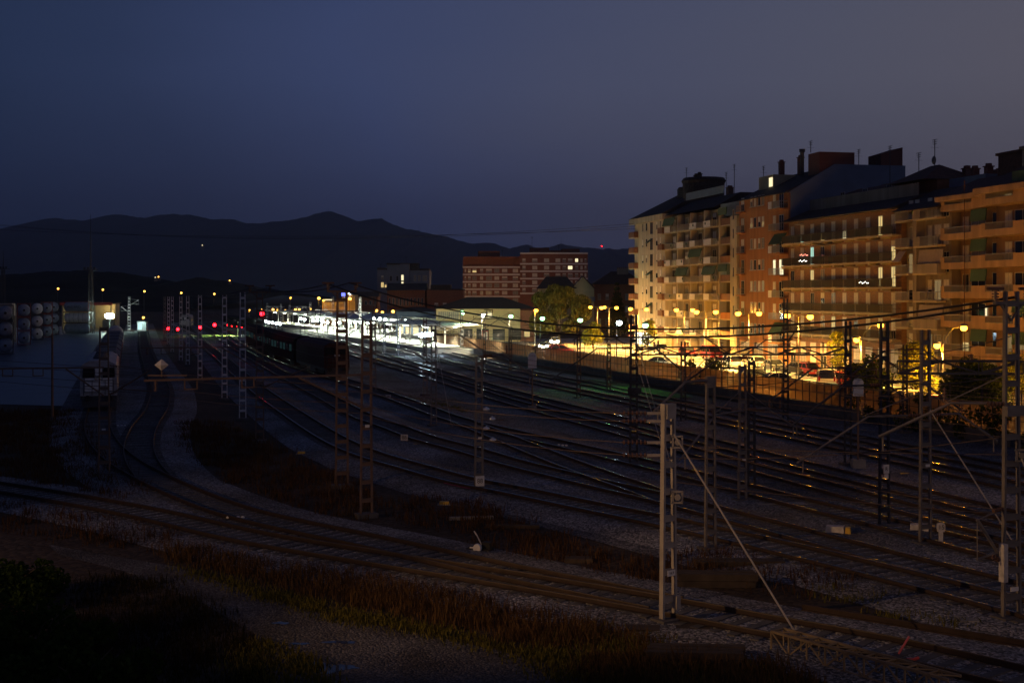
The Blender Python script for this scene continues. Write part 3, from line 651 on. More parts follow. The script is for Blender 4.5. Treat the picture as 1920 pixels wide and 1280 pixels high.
street_lamp(1497, 17.5, [(1476, 592), (1519, 594)], 'double sodium lamp before the brick balcony block', group=GL, power=2700, down=12)
street_lamp(1615, 20.7, [(1651, 610), (1606, 637)], 'curved arm sodium lamp with a high and a low head behind the dark round tree', curved=True, power=2300, group='curved arm sodium lamps', r=.3, down=8)
street_lamp(1768, 22.5, [(1807, 615), (1757, 648)], 'curved arm sodium lamp with a high and a low head beside the bright yellow tree', curved=True, power=2100, group='curved arm sodium lamps', r=.3, down=8)
street_lamp(2030, 26, [(2065, 622), (2015, 655)], 'curved arm sodium lamp just outside the picture at the right', curved=True, power=2200, group='curved arm sodium lamps', r=.3, down=8)
street_lamp(893, 5.0, [(894, 569)], 'sodium lamp hidden behind the roof of the cream hall, lighting the brick block', power=9500, col=(1, .5, .17), r=.2)
street_lamp(1003, 11.0, [(1005, 582)], 'single sodium lamp left of the big willow', power=1600)
street_lamp(1013, 6.0, [(1014, 573)], 'small far sodium lamp seen through the willow crown, left one', power=900, r=.2)
street_lamp(1045, 6.0, [(1045, 574)], 'small far sodium lamp seen through the willow crown, right one', power=400, r=.16)
GM = 'greenish mercury lamps along the fence'
for px, s, hd, lb, c, gm, pw in ((903, 11.7, (906, 591), 'white lamp in front of the cream hall, beside its lit window', WHITE, 'lampw', 900), (954, 12.6, (958, 593), 'green tinted lamp at the right end of the cream hall', MERC, 'lampm', 900), (1013, 13.6, (1017, 597), 'green tinted lamp in front of the willow, beside the car headlights', MERC, 'lampm', 900),
   (1083, 14.8, (1088, 600), 'green tinted lamp right of the willow trunk', MERC, 'lampm', 1300), (1156, 16.0, (1161, 605), 'blue white lamp left of the tall gantry mast', BLUEW, 'lampb', 1300), (1204, 17.0, (1210, 610), 'green tinted lamp right of the tall gantry mast', MERC, 'lampm', 1300)):
    street_lamp(px, s, [hd], lb, (1, .86, .5) if px < 1000 else c, gm, pw, GM, r=.33, aim=(.25, .8, -.75) if px < 1000 else (.7, .45, -.9))
street_lamp(863, 11.2, [(866, 584), (868, 588)], 'pair of green tinted lamps on the corner post of the cream hall', MERC, 'lampm', 250, GM, r=.24, aim=(.4, .8, -.6))
# lamp that throws the green patch on the track side of the fence
street_lamp(1138, 18.6, [(1139, 640)], 'low shaded green lamp over the grass patch on the track side of the fence', (.3, 1, .22), 'darksteel', 190, GM, r=.1, aim=(-.1, -.55, -1))
# far lamps at the left and behind the station
FL = 'far sodium lamps below the hills'
for i, (x, y) in enumerate(((109, 541), (193, 543), (271, 546), (340, 549), (402, 551))):
    street_lamp(x-1, 4.2, [(x, y)], ('leftmost', 'second from left', 'middle', 'second from right', 'rightmost')[i]+' of five sodium lamps in a row below the dark hill', SODIUM, 'lampfar', 300, FL, r=.45)
for i, (x, y, r, lb) in enumerate(((512, 580, .42, 'sodium lamp right above the red signal mast'), (545, 558, .3, 'faint curved street lamp above the gap in the station lights'), (554, 580, .40, 'left one of the close sodium pair over the platform end'), (561, 580, .40, 'right one of the close sodium pair over the platform end'), (598, 559, .5, 'reddish sodium lamp high above the platform'), (607, 563, .35, 'small sodium lamp beside the reddish high one'),
   (636, 562, .42, 'sodium lamp seen between the legs of the tallest brown mast'), (656, 560, .55, 'sodium lamp lighting the low house with the blue sign'), (706, 582, .42, 'left sodium lamp before the long brick mill'), (717, 585, .40, 'middle sodium lamp before the long brick mill'), (737, 584, .48, 'right sodium lamp before the long brick mill'), (520, 581, .2, 'tiny sodium lamp between the far pale masts'), (491, 580, .2, 'tiny sodium lamp above the high red signal'), (535, 581, .2, 'tiny sodium lamp left of the close pair'), (583, 579, .2, 'tiny sodium lamp on the far platform skyline'), (468, 581, .22, 'tiny yellow lamp behind the silver ladder mast'))):
    street_lamp(x-1, 6.7 if 700 < x < 740 else 5.7, [(x, y)], lb, SODIUM, 'lampfar', (1800 if x > 700 else 1200) if x > 600 else 250, 'far sodium lamps behind the station', r=r)

# ---------------------------------------------------------------- station
def platform(label, a, b, wd, canopy=True, c0=.0, c1=1.0, power=700, n=7):
    A = G(*a); B = G(*b); d = (B-A); Ln = d.length; rz = math.atan2(d.y, d.x)
    t = thing('station_platform', label, 'platform', A, rz)
    m = MB(); m.box((Ln/2, 0, .45), (Ln, wd, .9)); m.build('deck', M['pavement'], t)
    m = MB(); m.box((Ln/2, wd/2-.2, .903), (Ln, .3, .012)); m.box((Ln/2, -wd/2+.2, .903), (Ln, .3, .012)); m.build('edge_line', M['white'], t)
    if canopy:
        x0, x1 = Ln*c0, Ln*c1
        m = MB(); m.extr([(-wd*.5, 4.5), (0, 4.1), (wd*.5, 4.5), (wd*.5, 4.75), (0, 4.4), (-wd*.5, 4.75)], x0, x1); m.build('canopy_roof', M['white'], t)
        k = x0+3
        while k < x1:
            m = MB(); m.beam((k, 0, .9), (k, 0, 4.15), .22); m.beam((k, 0, 3.5), (k, wd*.4, 4.4), .1); m.beam((k, 0, 3.5), (k, -wd*.4, 4.4), .1); m.build('column', M['white'], t); k += 7.5
        k = x0+2
        for i in range(n):
            q = x0+(x1-x0)*(i+.5)/n
            for sd in (-1, 1):
                m = MB(); m.box((q, sd*wd*.25, 4.02), (3.4, .16, .1)); m.build('tube_light', M['tube'], t)
            lamp_light(t, (q, 0, 3.9), WHITE, power, .3, 'SPOT', 136, (0, 0, -1))
    return t, rz, Ln
p1 = platform('long near platform with white canopy, overexposed by its lamps', (868, 664), (566, 620), 10, True, .05, .85, 15000, 9)
p2 = platform('far island platform with canopy behind the long near one', (850, 640), (640, 615), 8.0, True, .1, .9, 8000, 6)
p3 = platform('farthest platform with a lit canopy, left end of the station glow', (720, 632), (510, 608), 7.0, True, .05, .95, 9000, 8)
def post_lamp(px, py, s, label, r=.29):
    p = W(px, py, s); t = thing('platform_lamp', label, 'platform lamp', (p.x, p.y, 0), 0, 'white globe lamps on the platforms')
    m = MB(); m.tube([(0, 0, 0), (0, 0, p.z-.1)], .06, 6); m.build('post', M['lampgrey'], t)
    m = MB(); m.ball((0, 0, p.z), r, 10, 6); m.build('globe', M['lampw'], t, True)
    if int(px) % 3 == 0: lamp_light(t, (0, 0, p.z+r+.1), WHITE, 1500, .15)
PL = [(469, 596, 'leftmost far globe lamp'), (474, 598, 'second far globe lamp from the left'), (485, 600, 'third far globe lamp from the left'), (498, 602, 'globe lamp below the high red signal'), (504, 604, 'globe lamp right below the high red signal'), (511, 605, 'globe lamp at the far white glare'), (518, 606, 'middle globe lamp of the far white glare'), (525, 607, 'right globe lamp of the far white glare'),
 (564, 597, 'first globe lamp of the near platform row'), (571, 599, 'second globe lamp of the near platform row'), (587, 601, 'globe lamp between the far masts'), (595, 595, 'highest globe lamp of the platform'), (595, 601, 'globe lamp straight below the highest one'), (605, 603, 'globe lamp above the pink lit train'), (614, 604, 'globe lamp right of the pink lit train'), (626, 606, 'globe lamp next to the taller pale mast'), (636, 605, 'globe lamp between the legs of the tallest brown mast'),
 (656, 604, 'globe lamp right of the tallest brown mast'), (666, 604, 'globe lamp left of the second brown mast'), (676, 604, 'globe lamp close to the second brown mast'), (689, 605, 'globe lamp behind the second brown mast'), (702, 597, 'upper globe lamp of the right hand group'), (712, 598, 'globe lamp right of the upper one'), (722, 599, 'globe lamp over the station canopy'), (735, 601, 'dim globe lamp right of the canopy row'), (760, 602, 'globe lamp before the dark station roof'), (790, 609, 'globe lamp in front of the station canopy end')]
for x, y, lb in PL:
    post_lamp(x, y, 7.6+(x-470)*.007, lb+' on the station platforms')
fl = W(797, 628, 12.6); t = thing('floodlight', 'blue white floodlight glaring beside the platform end, above the paired dark masts', 'floodlight', (fl.x, fl.y, 0))
m = MB(); m.tube([(0, 0, 0), (0, 0, fl.z)], .09, 8); m.build('pole', M['darksteel'], t)
for i, (dx, dz) in enumerate(((-.55, 0), (.15, .05), (.85, .1))):
    m = MB(); m.box((dx, .1, fl.z+dz), (.62, .3, .5)); o = m.build('lamp_head', M['darksteel'], t)
    m = MB(); m.ball((dx, -.12, fl.z+dz), .42, 10, 6, (1, .5, .8)); m.build('lens', M['lampb'], o, True)
lamp_light(t, (0, 1.2, fl.z), BLUEW, 4000, .3, 'SPOT', 120, (-.3, 1, -.6))
fl = W(206, 592, 7.4); t = thing('yard_floodlight', 'greenish white floodlight flaring beside the lit shed on the left', 'floodlight', (fl.x, fl.y, 0))
m = MB(); m.tube([(0, 0, 0), (0, 0, fl.z)], .09, 8); m.build('pole', M['lampgrey'], t)
for dx in (-.5, .4):
    m = MB(); m.box((dx, .1, fl.z), (.6, .3, .5)); o = m.build('lamp_head', M['darksteel'], t)
    m = MB(); m.ball((dx, -.12, fl.z), .8, 10, 6, (1, .5, .8)); m.build('lens', M['lampw'], o, True)
lamp_light(t, (0, -.9, fl.z), (.6, 1, .8), 2200, .3)
# signals
def signal(px, yb, yl, label, lit=True, s=None):
    p = G(px, yb); sc_ = F/p.y; h = (yb-yl)/sc_
    t = thing('railway_signal', label, 'railway signal', p, 0, 'red railway signals')
    m = MB(); m.tube([(0, 0, 0), (0, 0, h)], .07, 8); m.build('post', M['galv'], t)
    m = MB(); m.box((0, 0, h), (.5, .3, 1.1)); m.box((0, -.16, h-.1), (.7, .02, 1.3)); o = m.build('signal_head', M['black'], t)
    m = MB(); m.ball((0, -.3, h), .30, 10, 6, (1, .5, 1)); m.build('red_lens', M['lampred'], o, True)
    lamp_light(t, (0, -.9, h), (1, .03, .04), 6, .2)
signal(316, 640, 616, 'leftmost low red signal beside the thin far masts')
signal(334, 632, 617, 'dim red signal just left of the distant white locomotive')
signal(376, 650, 613, 'bright red signal beside the silver mast leg')
signal(403, 646, 609, 'bright red signal between two silver masts, halo round it')
signal(492, 680, 588, 'highest red signal, in front of the far pale masts')
def backed(px, yb, yt, yh, label):
    p = G(px, yb); s = F/p.y; h = (yb-yt)/s; hb = (yh-yt)/s
    t = thing('railway_signal', label, 'railway signal', p, 0, 'signals seen from behind')
    m = MB(); m.tube([(0, 0, 0), (0, 0, h-hb+.1)], .06, 8); m.build('post', M['mastbrown'], t)
    w_ = hb*.55
    m = MB(); prof = [(-w_/2, h-hb), (w_/2, h-hb), (w_/2, h-w_*.35), (w_*.3, h-.03), (0, h), (-w_*.3, h-.03), (-w_/2, h-w_*.35)]; m.extr(prof, -.12, .12, 'y'); m.build('signal_back', M['white'], t)
    m = MB(); m.box((0, 0, .25), (.7, .6, .5)); m.build('footing', M['concrete'], t)
    m = MB()
    for k in range(9): m.box((.28, 0, .6+k*.38), (.36, .03, .03))
    m.build('ladder', M['galv'], t)
backed(998, 772, 661, 690, 'slim signal with white rounded back, left of the tall gantry mast')
backed(1609, 878, 709, 742, 'slim signal with white rounded back, right of the gantry end mast')

# ---------------------------------------------------------------- trains
def frontface(mb, w_, z0, z1, y):
    return mb
def loco(label, p, rz, body='locogrey', stripe='darksteel', lit=False):
    t = thing('locomotive', label, 'locomotive', p, rz)      # local -y is the front
    b = MB(); W2 = 1.43
    prof = [(-W2, 1.15), (W2, 1.15), (W2, 3.2), (W2-.12, 3.65), (.75, 3.95), (-.75, 3.95), (-W2+.12, 3.65), (-W2, 3.2)]
    n = len(prof); vs = [(x, 0.0 if z < 2.6 else .28, z) for x, z in prof]+[(x, 18.6, z) for x, z in prof]
    b.add(vs, [tuple(range(n)), tuple(range(2*n-1, n-1, -1))]+[(i, (i+1) % n, n+(i+1) % n, n+i) for i in range(n)]); b.build('body', M[body], t)
    g = M['glass']
    for x0, x1 in ((-1.25, -.32), (.32, 1.25)):
        m = MB(); m.extr([(x0, 2.62), (x1, 2.62), (x1-.04, 3.42), (x0+.04, 3.42)], .02, .30, 'y')
        m.build('windscreen', g, t)
    m = MB(); m.box((0, .0, 2.0), (2.1, .06, 1.15)); m.box((0, -.03, 3.1), (.5, .5, .62)); m.build('nose_panel', M['white' if body == 'locogrey' else body], t)
    m = MB()
    for z in (1.5, 1.95, 2.4): m.tube([(-1.15, -.12, z), (1.15, -.12, z)], .025, 5)
    for x in (-1.15, -.5, .5, 1.15): m.tube([(x, -.12, 1.2), (x, -.12, 2.4)], .025, 5)
    m.build('handrail', M['darksteel'], t)
    for x in (-.22, .22):
        m = MB(); m.lathe([(.11, -.08), (.13, 0), (.1, .1)], 'y', (x, .0, 2.52), 12); m.build('headlight', M['lampw' if lit else 'glassins'], t)
    for x in (-.85, .85):
        m = MB(); m.lathe([(.09, 0), (.09, .4)], 'y', (x, -.5, 1.0), 10); m.lathe([(.22, -.06), (.24, 0)], 'y', (x, -.5, 1.0), 14); m.build('buffer', M['black'], t)
    m = MB(); m.b2(-1.4, 1.4, .1, 18.5, .85, 1.16); m.b2(-1.25, 1.25, 6.5, 12, .35, .86); m.b2(-1.3, 1.3, -.02, .15, .25, .9); m.build('underframe', M['darksteel'], t)
    for y in (3.2, 15.2):
        m = MB(); m.b2(-1.2, 1.2, y-1.9, y+1.9, .45, .85); o = m.build('bogie', M['black'], t)
        for dy in (-1.3, 0, 1.3):
            m = MB()
            for x in (-.84, .84): m.lathe([(.5, -.07), (.5, .07)], 'x', (x, y+dy, .5+.3), 16)
            m.build('wheelset', M['darksteel'], o)
    m = MB()
    for k in range(5): m.lathe([(.55, 0), (.5, .2)], 'z', (0, 4+k*2.6, 3.93), 14)
    m.build('roof_fan', M['darksteel'], t)
    return t
M['glass'] = mat('window_glass', (.015, .018, .022), .08, 0, 0, spec=.6)
M['wagonroof'] = mat('wagon_roof', (.06, .05, .055), .6, 0, .3, 2)
M['locogrey'] = mat('loco_pale_paint', (.33, .32, .33), .5, 0, .2, 2)
M['wagonred'] = mat('wagon_red', (.17, .045, .04), .7, 0, .35, 2)
M['trainred'] = mat('train_red', (.04, .009, .009), .7, 0, .2, 2)
M['coachgrey'] = mat('coach_grey', (.012, .014, .017), .85, 0, .2, 2, spec=.1)
M['teal'] = glow('teal_window_glow', (.22, .55, .6), .03)
A = G(185, 768, .3); B = G(228, 608, .3); dv = (B-A).normalized(); rzl = math.atan2(dv.y, dv.x)-math.pi/2
A.z = .28
loco('white locomotive with flat cab front and black windscreens at the head of the freight wagons', A, rzl)
def wagon(label, p, rz):
    t = thing('freight_wagon', label, 'freight wagon', p, rz, 'dark red freight wagons')
    b = MB(); b.extr([(-1.35, 1.2), (1.35, 1.2), (1.42, 2.75), (-1.42, 2.75)], .5, 13, 'y'); b.build('wagon_body', M['wagonred'], t)
    for k in range(3):
        m = MB(); y = 2.6+k*4.1; m.extr([(-1.42, 2.76), (-.9, 3.2), (.9, 3.2), (1.42, 2.76)], y-1.9, y+1.9, 'y'); m.build('roof_panel', M['wagonroof'], t)
    m = MB(); m.b2(-1.3, 1.3, .2, 13.4, .9, 1.19); m.build('underframe', M['darksteel'], t)
    for y in (2.4, 11.2):
        m = MB(); m.b2(-1.1, 1.1, y-1.3, y+1.3, .5, .89); o = m.build('bogie', M['black'], t)
        m = MB()
        for dy in (-.9, .9):
            for x in (-.84, .84): m.lathe([(.46, -.07), (.46, .07)], 'x', (x, y+dy, .46+.28), 14)
        m.build('wheelset', M['darksteel'], o)
    return t
names = ['nearest dark red freight wagon, coupled to the white locomotive', 'second dark red freight wagon behind the white locomotive', 'third dark red freight wagon behind the white locomotive', 'fourth dark red freight wagon, level with the far end of the blue yard', 'fifth dark red freight wagon, close to the lit shed lamp', 'sixth dark red freight wagon, beside the shed floodlight', 'farthest dark red freight wagon, by the white lit mast']
w0 = wagon(names[0], A+dv*19.6, rzl)
for i, n_ in enumerate(names[1:]):
    c = copy_tree(w0); c.location = A+dv*(19.6+14.2*(i+1)); c['label'] = n_
# tank wagon with pale round end closing the freight train
e = A+dv*(19.6+14.2*7)
t = thing('tank_wagon', 'tank wagon with pale round end at the far end of the freight train', 'tank wagon', e, rzl)
b = MB(); b.lathe([(.2, .3), (1.0, .42), (1.35, .8), (1.35, 11), (1.0, 11.5), (.2, 11.6)], 'y', (0, 0, 2.5), 18); b.build('tank', M['dirtywhite'], t, True)
b = MB(); b.b2(-1.2, 1.2, 0, 12, .85, 1.2); b.build('underframe', M['wagonred'], t)
for y in (2, 10):
    b = MB(); b.b2(-1.1, 1.1, y-1.2, y+1.2, .3, .84); b.build('bogie', M['black'], t)
# parked passenger train behind the tallest mast
A2 = G(666, 708, .3); B2 = G(545, 655, .3)
P3 = TRK['M3']
def along(P, p, dist):
    i = min(range(len(P)), key=lambda k: (P[k]-p).length); d = 0
    while d < dist and i > 0: d += (P[i]-P[i-1]).length; i -= 1
    tv = (P[max(i-3, 0)]-P[min(i+3, len(P)-1)]).normalized()
    return P[i].copy(), math.atan2(tv.y, tv.x)-math.pi/2
p, rz = along(P3, Vector((A2.x, A2.y, 0)), 0); p.z = .28
loco('dark red locomotive with black roof standing behind the second brown mast', p, rz, 'trainred')
def coach(label, p, rz):
    t = thing('passenger_coach', label, 'coach', p, rz, 'dark coaches with dim teal windows')
    b = MB(); b.extr([(-1.4, .95), (1.4, .95), (1.42, 3.3), (1.1, 3.85), (.5, 4.05), (-.5, 4.05), (-1.1, 3.85), (-1.42, 3.3)], 0, 23.5, 'y'); b.build('body', M['coachgrey'], t)
    for x in (-1.43, 1.43):
        for k in range(8):
            m = MB(); m.box((x, 2.4+k*2.7, 2.55), (.04, 1.7, .85)); m.build('window', M['teal'] if (k*7+int(abs(p.y))) % 3 else M['glass'], t)
    for y in (3, 20.5): m = MB(); m.b2(-1.1, 1.1, y-1.5, y+1.5, .3, .94); m.build('bogie', M['black'], t)
    return t
for i, n_ in enumerate(('first dark coach behind the dark red locomotive', 'second dark coach, dim teal windows left of the tallest brown mast', 'third dark coach at the far end of the parked passenger train')):
    p, rz = along(P3, Vector((A2.x, A2.y, 0)), 19.5+i*24.2); p.z = .28; coach(n_, p, rz)
p = G(347, 619, .3); p.z = .25
loco('small far white locomotive facing the camera between the silver masts', p, R(12))
# far train with a row of red lamps
p = G(486, 626, .3); p.z = .2
t = thing('service_train', 'dark far train with a row of red lamps, left of the rusty brown mast', 'train', p, R(22))
b = MB(); b.extr([(-1.4, .9), (1.4, .9), (1.4, 3.6), (.8, 3.9), (-.8, 3.9), (-1.4, 3.6)], 0, 42, 'y'); b.build('body', M['coachgrey'], t)
for k in range(6):
    m = MB(); m.ball((-1.42, .6+k*7.1, 1.3+.1*(k % 2)), .07+.04*(k % 3), 8, 5); m.build('red_lamp', M['lampred'], t)
# ---------------------------------------------------------------- container yard on the left
M['tankwhite'] = mat('tank_shell', (.55, .56, .60), .45, .1, .2, 1.5)
M['boxcream'] = mat('container_cream', (.34, .31, .27), .7, 0, .2, 1)
M['redfascia'] = mat('red_fascia', (.38, .05, .04), .6, 0, .15, 2)
M['tankblue'] = mat('tank_blue_grey', (.22, .27, .36), .5, .1, .2, 1.5)
M['framered'] = mat('frame_rust', (.24, .06, .045), .7, 0, .2, 2)
M['shedwall'] = mat('shed_wall', (.55, .47, .30), .7, 0, .12, 1)
def tank_container(label, p, rz, shell='tankwhite', fr='darksteel', L_=6.05):
    t = thing('tank_container', label, 'tank container', p, rz, 'stacked tank containers')   # local x along the tank
    b = MB()
    for x in (0, L_):
        for y in (-1.15, 1.15): b.beam((x, y, 0), (x, y, 2.55), .13)
        for z in (.06, 2.5): b.beam((x, -1.15, z), (x, 1.15, z), .12)
    for y in (-1.15, 1.15):
        for z in (.06, 2.5): b.beam((0, y, z), (L_, y, z), .11)
    b.build('frame', M[fr], t)
    b = MB(); b.lathe([(.25, .02), (.8, .12), (1.1, .42), (1.13, .8), (1.13, L_-.8), (1.1, L_-.42), (.8, L_-.12), (.25, L_-.02)], 'x', (0, 0, 1.28), 22); o = b.build('tank', M[shell], t, True)
    b = MB(); b.lathe([(.22, -.04), (.22, .05)], 'x', (0, 0, 1.28), 14); b.build('end_cover', M['black'], o)
    b = MB()
    for x in (1.4, 2.4, 3.6, 4.6): b.lathe([(1.15, -.06), (1.15, .06)], 'x', (x, 0, 1.28), 22)
    b.build('band', M['tankblue'], o)
    return t
spots = [(10, 664, 'blue grey'), (45, 647, 'dull'), (70, 638, 'white'), (88, 633, 'dull'), (101, 628, 'dull')]
lv = ['bottom', 'middle', 'top']
desc = ['leftmost stack at the edge of the picture', 'stack left of the big round white ends', 'stack with big round white ends', 'stack right of the big round white ends', 'rightmost stack beside the gap']
for i, (x, y, k) in enumerate(spots):
    q = G(x, y)
    for l in range(3):
        tank_container('tank container on the %s level of the %s' % (lv[l], desc[i]), (q.x, q.y, .1+2.62*l), R(111), ('tankblue', 'tankblue', 'tankwhite', 'tankblue', 'tankblue')[i], 'darksteel' if i % 2 == 0 else 'framered')
q = G(-30, 641)
t = thing('box_container', 'cream ribbed box container high at the left edge, on a dark stack', 'container', (q.x, q.y, 5.3), R(6))
b = MB(); b.b2(-6, 5.8, -1.2, 1.2, 0, 2.5); o = b.build('shell', M['boxcream'], t)
b = MB()
for k in range(27): b.box((-5.8+k*.43, -1.22, 1.25), (.12, .06, 2.3))
b.build('rib', M['boxcream'], t)
for l in range(2):
    tt = thing('box_container', 'dark box container on the %s level under the cream ribbed one' % ('bottom', 'second')[l], 'container', (q.x, q.y, .06+2.62*l), R(6))
    b = MB(); b.b2(-6, 5.8, -1.2, 1.2, 0, 2.58); b.build('shell', M['darksteel'], tt)
    b = MB()
    for k in range(27): b.box((-5.8+k*.43, -1.22, 1.25), (.12, .06, 2.3))
    b.build('rib', M['darksteel'], tt)
q = G(27, 640); t = thing('steel_column', 'pale steel column standing between the containers and the tanks', 'column', q)
b = MB(); b.box((0, 0, 3.75), (.65, .3, 7.5)); b.build('shaft', M['boxcream'], t); b = MB(); b.box((0, 0, .15), (.9, .6, .3)); b.build('foot', M['concrete'], t)
q = G(121, 626)
for l in range(3):
    t = tank_container('tank container lying sideways on the %s level of the stack before the lit shed' % lv[l], (q.x, q.y, .1+2.62*l), R(2), ('tankblue', 'tankwhite', 'tankblue')[l], ('darksteel', 'darksteel', 'framered')[l])
    if l == 2: text(t, 'ALCARO', (2.6, -1.17, 1.25), .85, M['black'])
# lit shed with red roof edge
q = G(116, 617); t = thing('freight_shed', 'yellow lit freight shed with a red roof edge behind the sideways tanks', 'shed', (q.x, q.y, 0), R(2))
b = MB(); b.b2(0, 13.6, 8, 8.3, 0, 6.9); b.b2(0, .3, 0, 8, 0, 6.9); b.b2(13.3, 13.6, 5, 8, 0, 6.9); b.build('wall', M['shedwall'], t)
b = MB(); b.b2(-.4, 14, -.4, 8.5, 7.0, 7.3); b.build('roof', M['darksteel'], t)
b = MB(); b.b2(-.4, 14, -.55, -.41, 6.6, 7.45); b.build('fascia', M['redfascia'], t)
for x in (4.5, 9, 13.4):
    b = MB(); b.box((x, .2, 3.5), (.25, .25, 7)); b.build('column', M['galv'], t)
b = MB(); b.b2(10, 13, 4, 6, 0, 2.6); b.build('loading_dock', M['concrete'], t)
b = MB(); b.b2(11.0, 12.2, 7.9, 7.98, 2.6, 5.0); b.build('doorway', M['litwarm'], t)
lamp_light(t, (11.5, 5.2, 6.2), (1, .75, .35), 320, .2)
lamp_light(t, (4.5, 2.0, 6.2), (.8, 1, .5), 90, .2)
q = G(257, 621); t = thing('white_hut', 'small white hut with bright lit window by the far track', 'hut', (q.x, q.y, 0), R(4))
b = MB(); b.b2(0, 2.3, 0, 2.5, 0, 2.5); b.build('wall', M['white'], t); b = MB(); b.b2(-.15, 2.45, -.15, 2.65, 2.5, 2.65); b.build('roof', M['galv'], t)
b = MB(); b.b2(.3, 1.2, -.04, -.005, .5, 2.1); b.build('window', glow('hut_glow', (.6, 1, .95), 1.2), t)
lamp_light(t, (1.2, -1.6, 2.3), (.6, 1, .95), 130, .15)
p = W(269, 595, 7.0); street_lamp(268, 7.0, [(269, 595)], 'small yellow lamp above the white hut', SODIUM, 'lampfar', 120, r=.35)
# tall lattice lighting tower on the left, second one at the edge
def tower(px, s, yt, ypl, label):
    X = (px-CX)/s; Y = F/s; h = H+(HY-yt)/s; hp = H+(HY-ypl)/s
    t = thing('lattice_tower', label, 'tower', (X, Y, 0))
    b = MB()
    for x, y in ((-.4, -.4), (.4, -.4), (.4, .4), (-.4, .4)): b.beam((x*1.6, y*1.6, 0), (x*.8, y*.8, hp), .16)
    z = 0
    while z < hp-1.5:
        k = 1.6-.8*z/hp
        for x0, y0, x1, y1 in ((-.4, -.4, .4, -.4), (-.4, .4, .4, .4), (-.4, -.4, -.4, .4), (.4, -.4, .4, .4)): b.beam((x0*k, y0*k, z), (x1*k, y1*k, z+1.4), .07)
        z += 1.4
    b.build('lattice_shaft', M['darksteel'], t)
    b = MB(); b.box((0, 0, hp), (3.0, 2.0, .2)); b.build('platform', M['darksteel'], t)
    for k in (-1.2, -.4, .4, 1.2):
        m = MB(); m.box((k, -.9, hp+.4), (.5, .3, .5)); m.build('lamp_head', M['darksteel'], t)
    b = MB(); b.tube([(0, 0, hp), (0, 0, h)], .16, 6, .05); b.build('antenna', M['darksteel'], t)
tower(170, 7.6, 402, 506, 'tall dark lighting tower with a long aerial behind the tank containers')
tower(6, 6.4, 470, 504, 'dark lighting tower at the left edge of the picture')
# red lights on tanks' lamp, lit grass patch lamp
street_lamp(446, 8.2, [(440, 602)], 'low shaded lamp over the lit grass patch between the silver masts', (.75, 1, .4), 'darksteel', 420, r=.1, aim=(-.6, 0, -1))
b = MB()
for k in range(900):
    q = G(random.uniform(366, 448), random.uniform(628, 640)); hh = random.uniform(.1, .3); a = random.uniform(0, 6.3); c, s_ = math.cos(a)*.12, math.sin(a)*.12
    b.add([(q.x-c, q.y-s_, 0), (q.x+c, q.y+s_, 0), (q.x, q.y, hh)], [(0, 1, 2)])
M['greengrass'] = leaf_mat('green_grass', (.05, .09, .02), (.10, .15, .03))
M['litgrass'] = leaf_mat('lit_grass', (.10, .16, .03), (.16, .22, .05))
sheet('grass_patch', [(370, 629), (410, 627), (446, 629), (446, 637), (400, 640), (372, 636)], .19, mat('grass_ground', (.12, .16, .05), .9, 0, .3, 1), kind='stuff')
sheet('grass_patch', [(1050, 716), (1120, 714), (1200, 727), (1300, 748), (1240, 750), (1120, 732)], .19, mat('green_turf', (.09, .17, .03), .9, 0, .4, 1.2), kind='stuff')

# ---------------------------------------------------------------- windows and balconies for the buildings
M['frame'] = mat('window_frame', (.45, .42, .38), .6, 0, 0)
M['shutter'] = mat('roller_shutter', (.70, .65, .56), .7, 0, .12, 8)
M['curtain'] = mat('curtained_glass', (.28, .26, .23), .25, 0, .3, 3)
M['awning'] = mat('green_awning', (.03, .075, .055), .8, 0, .15, 4)
M['stripes'] = mat('striped_awning', (.40, .33, .31), .8, 0, .1, 3)
M['railing'] = mat('balcony_railing', (.30, .28, .27), .5, .3, 0)
M['darkrail'] = mat('dark_railing', (.05, .04, .035), .6, .2, 0)
PANE = {'dark': 'glass', 'curtain': 'curtain', 'warm': 'litwarm', 'white': 'litwhite', 'dim': 'litdim', 'tube': 'littube'}
CACHE = {}
def win(par, x, z, w_, h_, y, kind='dark', shut=0.0, sill=True, name='window'):
    """a window in a wall facing -y: a frame standing 4 cm proud, glass inside, optional roller shutter part way down"""
    key = (round(w_, 2), round(h_, 2), sill)
    if key not in CACHE:
        b = MB(); f = .07
        b.b2(-w_/2, w_/2, -.05, .02, h_-f, h_); b.b2(-w_/2, -w_/2+f, -.05, .02, f, h_-f); b.b2(w_/2-f, w_/2, -.05, .02, f, h_-f); b.b2(-w_/2+f, w_/2-f, -.045, .02, 0, f)
        if w_ > 1.0: b.b2(-.03, .03, -.045, .02, f, h_-f)
        if sill: b.b2(-w_/2-.1, w_/2+.1, -.16, -.052, -.06, .03)
        p = MB(); p.b2(-w_/2+f, w_/2-f, -.022, -.004, f, h_-f)
        CACHE[key] = (b.mesh('window_frame', M['frame']), p)
    fm, p = CACHE[key]
    o = place(fm, name, par, (x, y, z))
    k2 = key+(kind,)
    if k2 not in CACHE: CACHE[k2] = p.mesh('pane', M[PANE[kind]])
    place(CACHE[k2], 'pane', o)
    if shut > 0:
        k3 = key+('s', round(shut, 1))
        if k3 not in CACHE:
            b = MB(); b.b2(-w_/2+.071, w_/2-.071, -.04, -.024, .07+(h_-.14)*(1-shut), h_-.071); CACHE[k3] = b.mesh('shutter', M['shutter'])
        place(CACHE[k3], 'shutter', o)
    return o
def pick(rnd, lit=.06):
    r = rnd.random()
    if r < lit*.9: return rnd.choice(['warm', 'white', 'warm', 'tube'])
    if r < lit*.9+.10: return 'dim'
    return 'curtain' if r < .5 else 'dark'
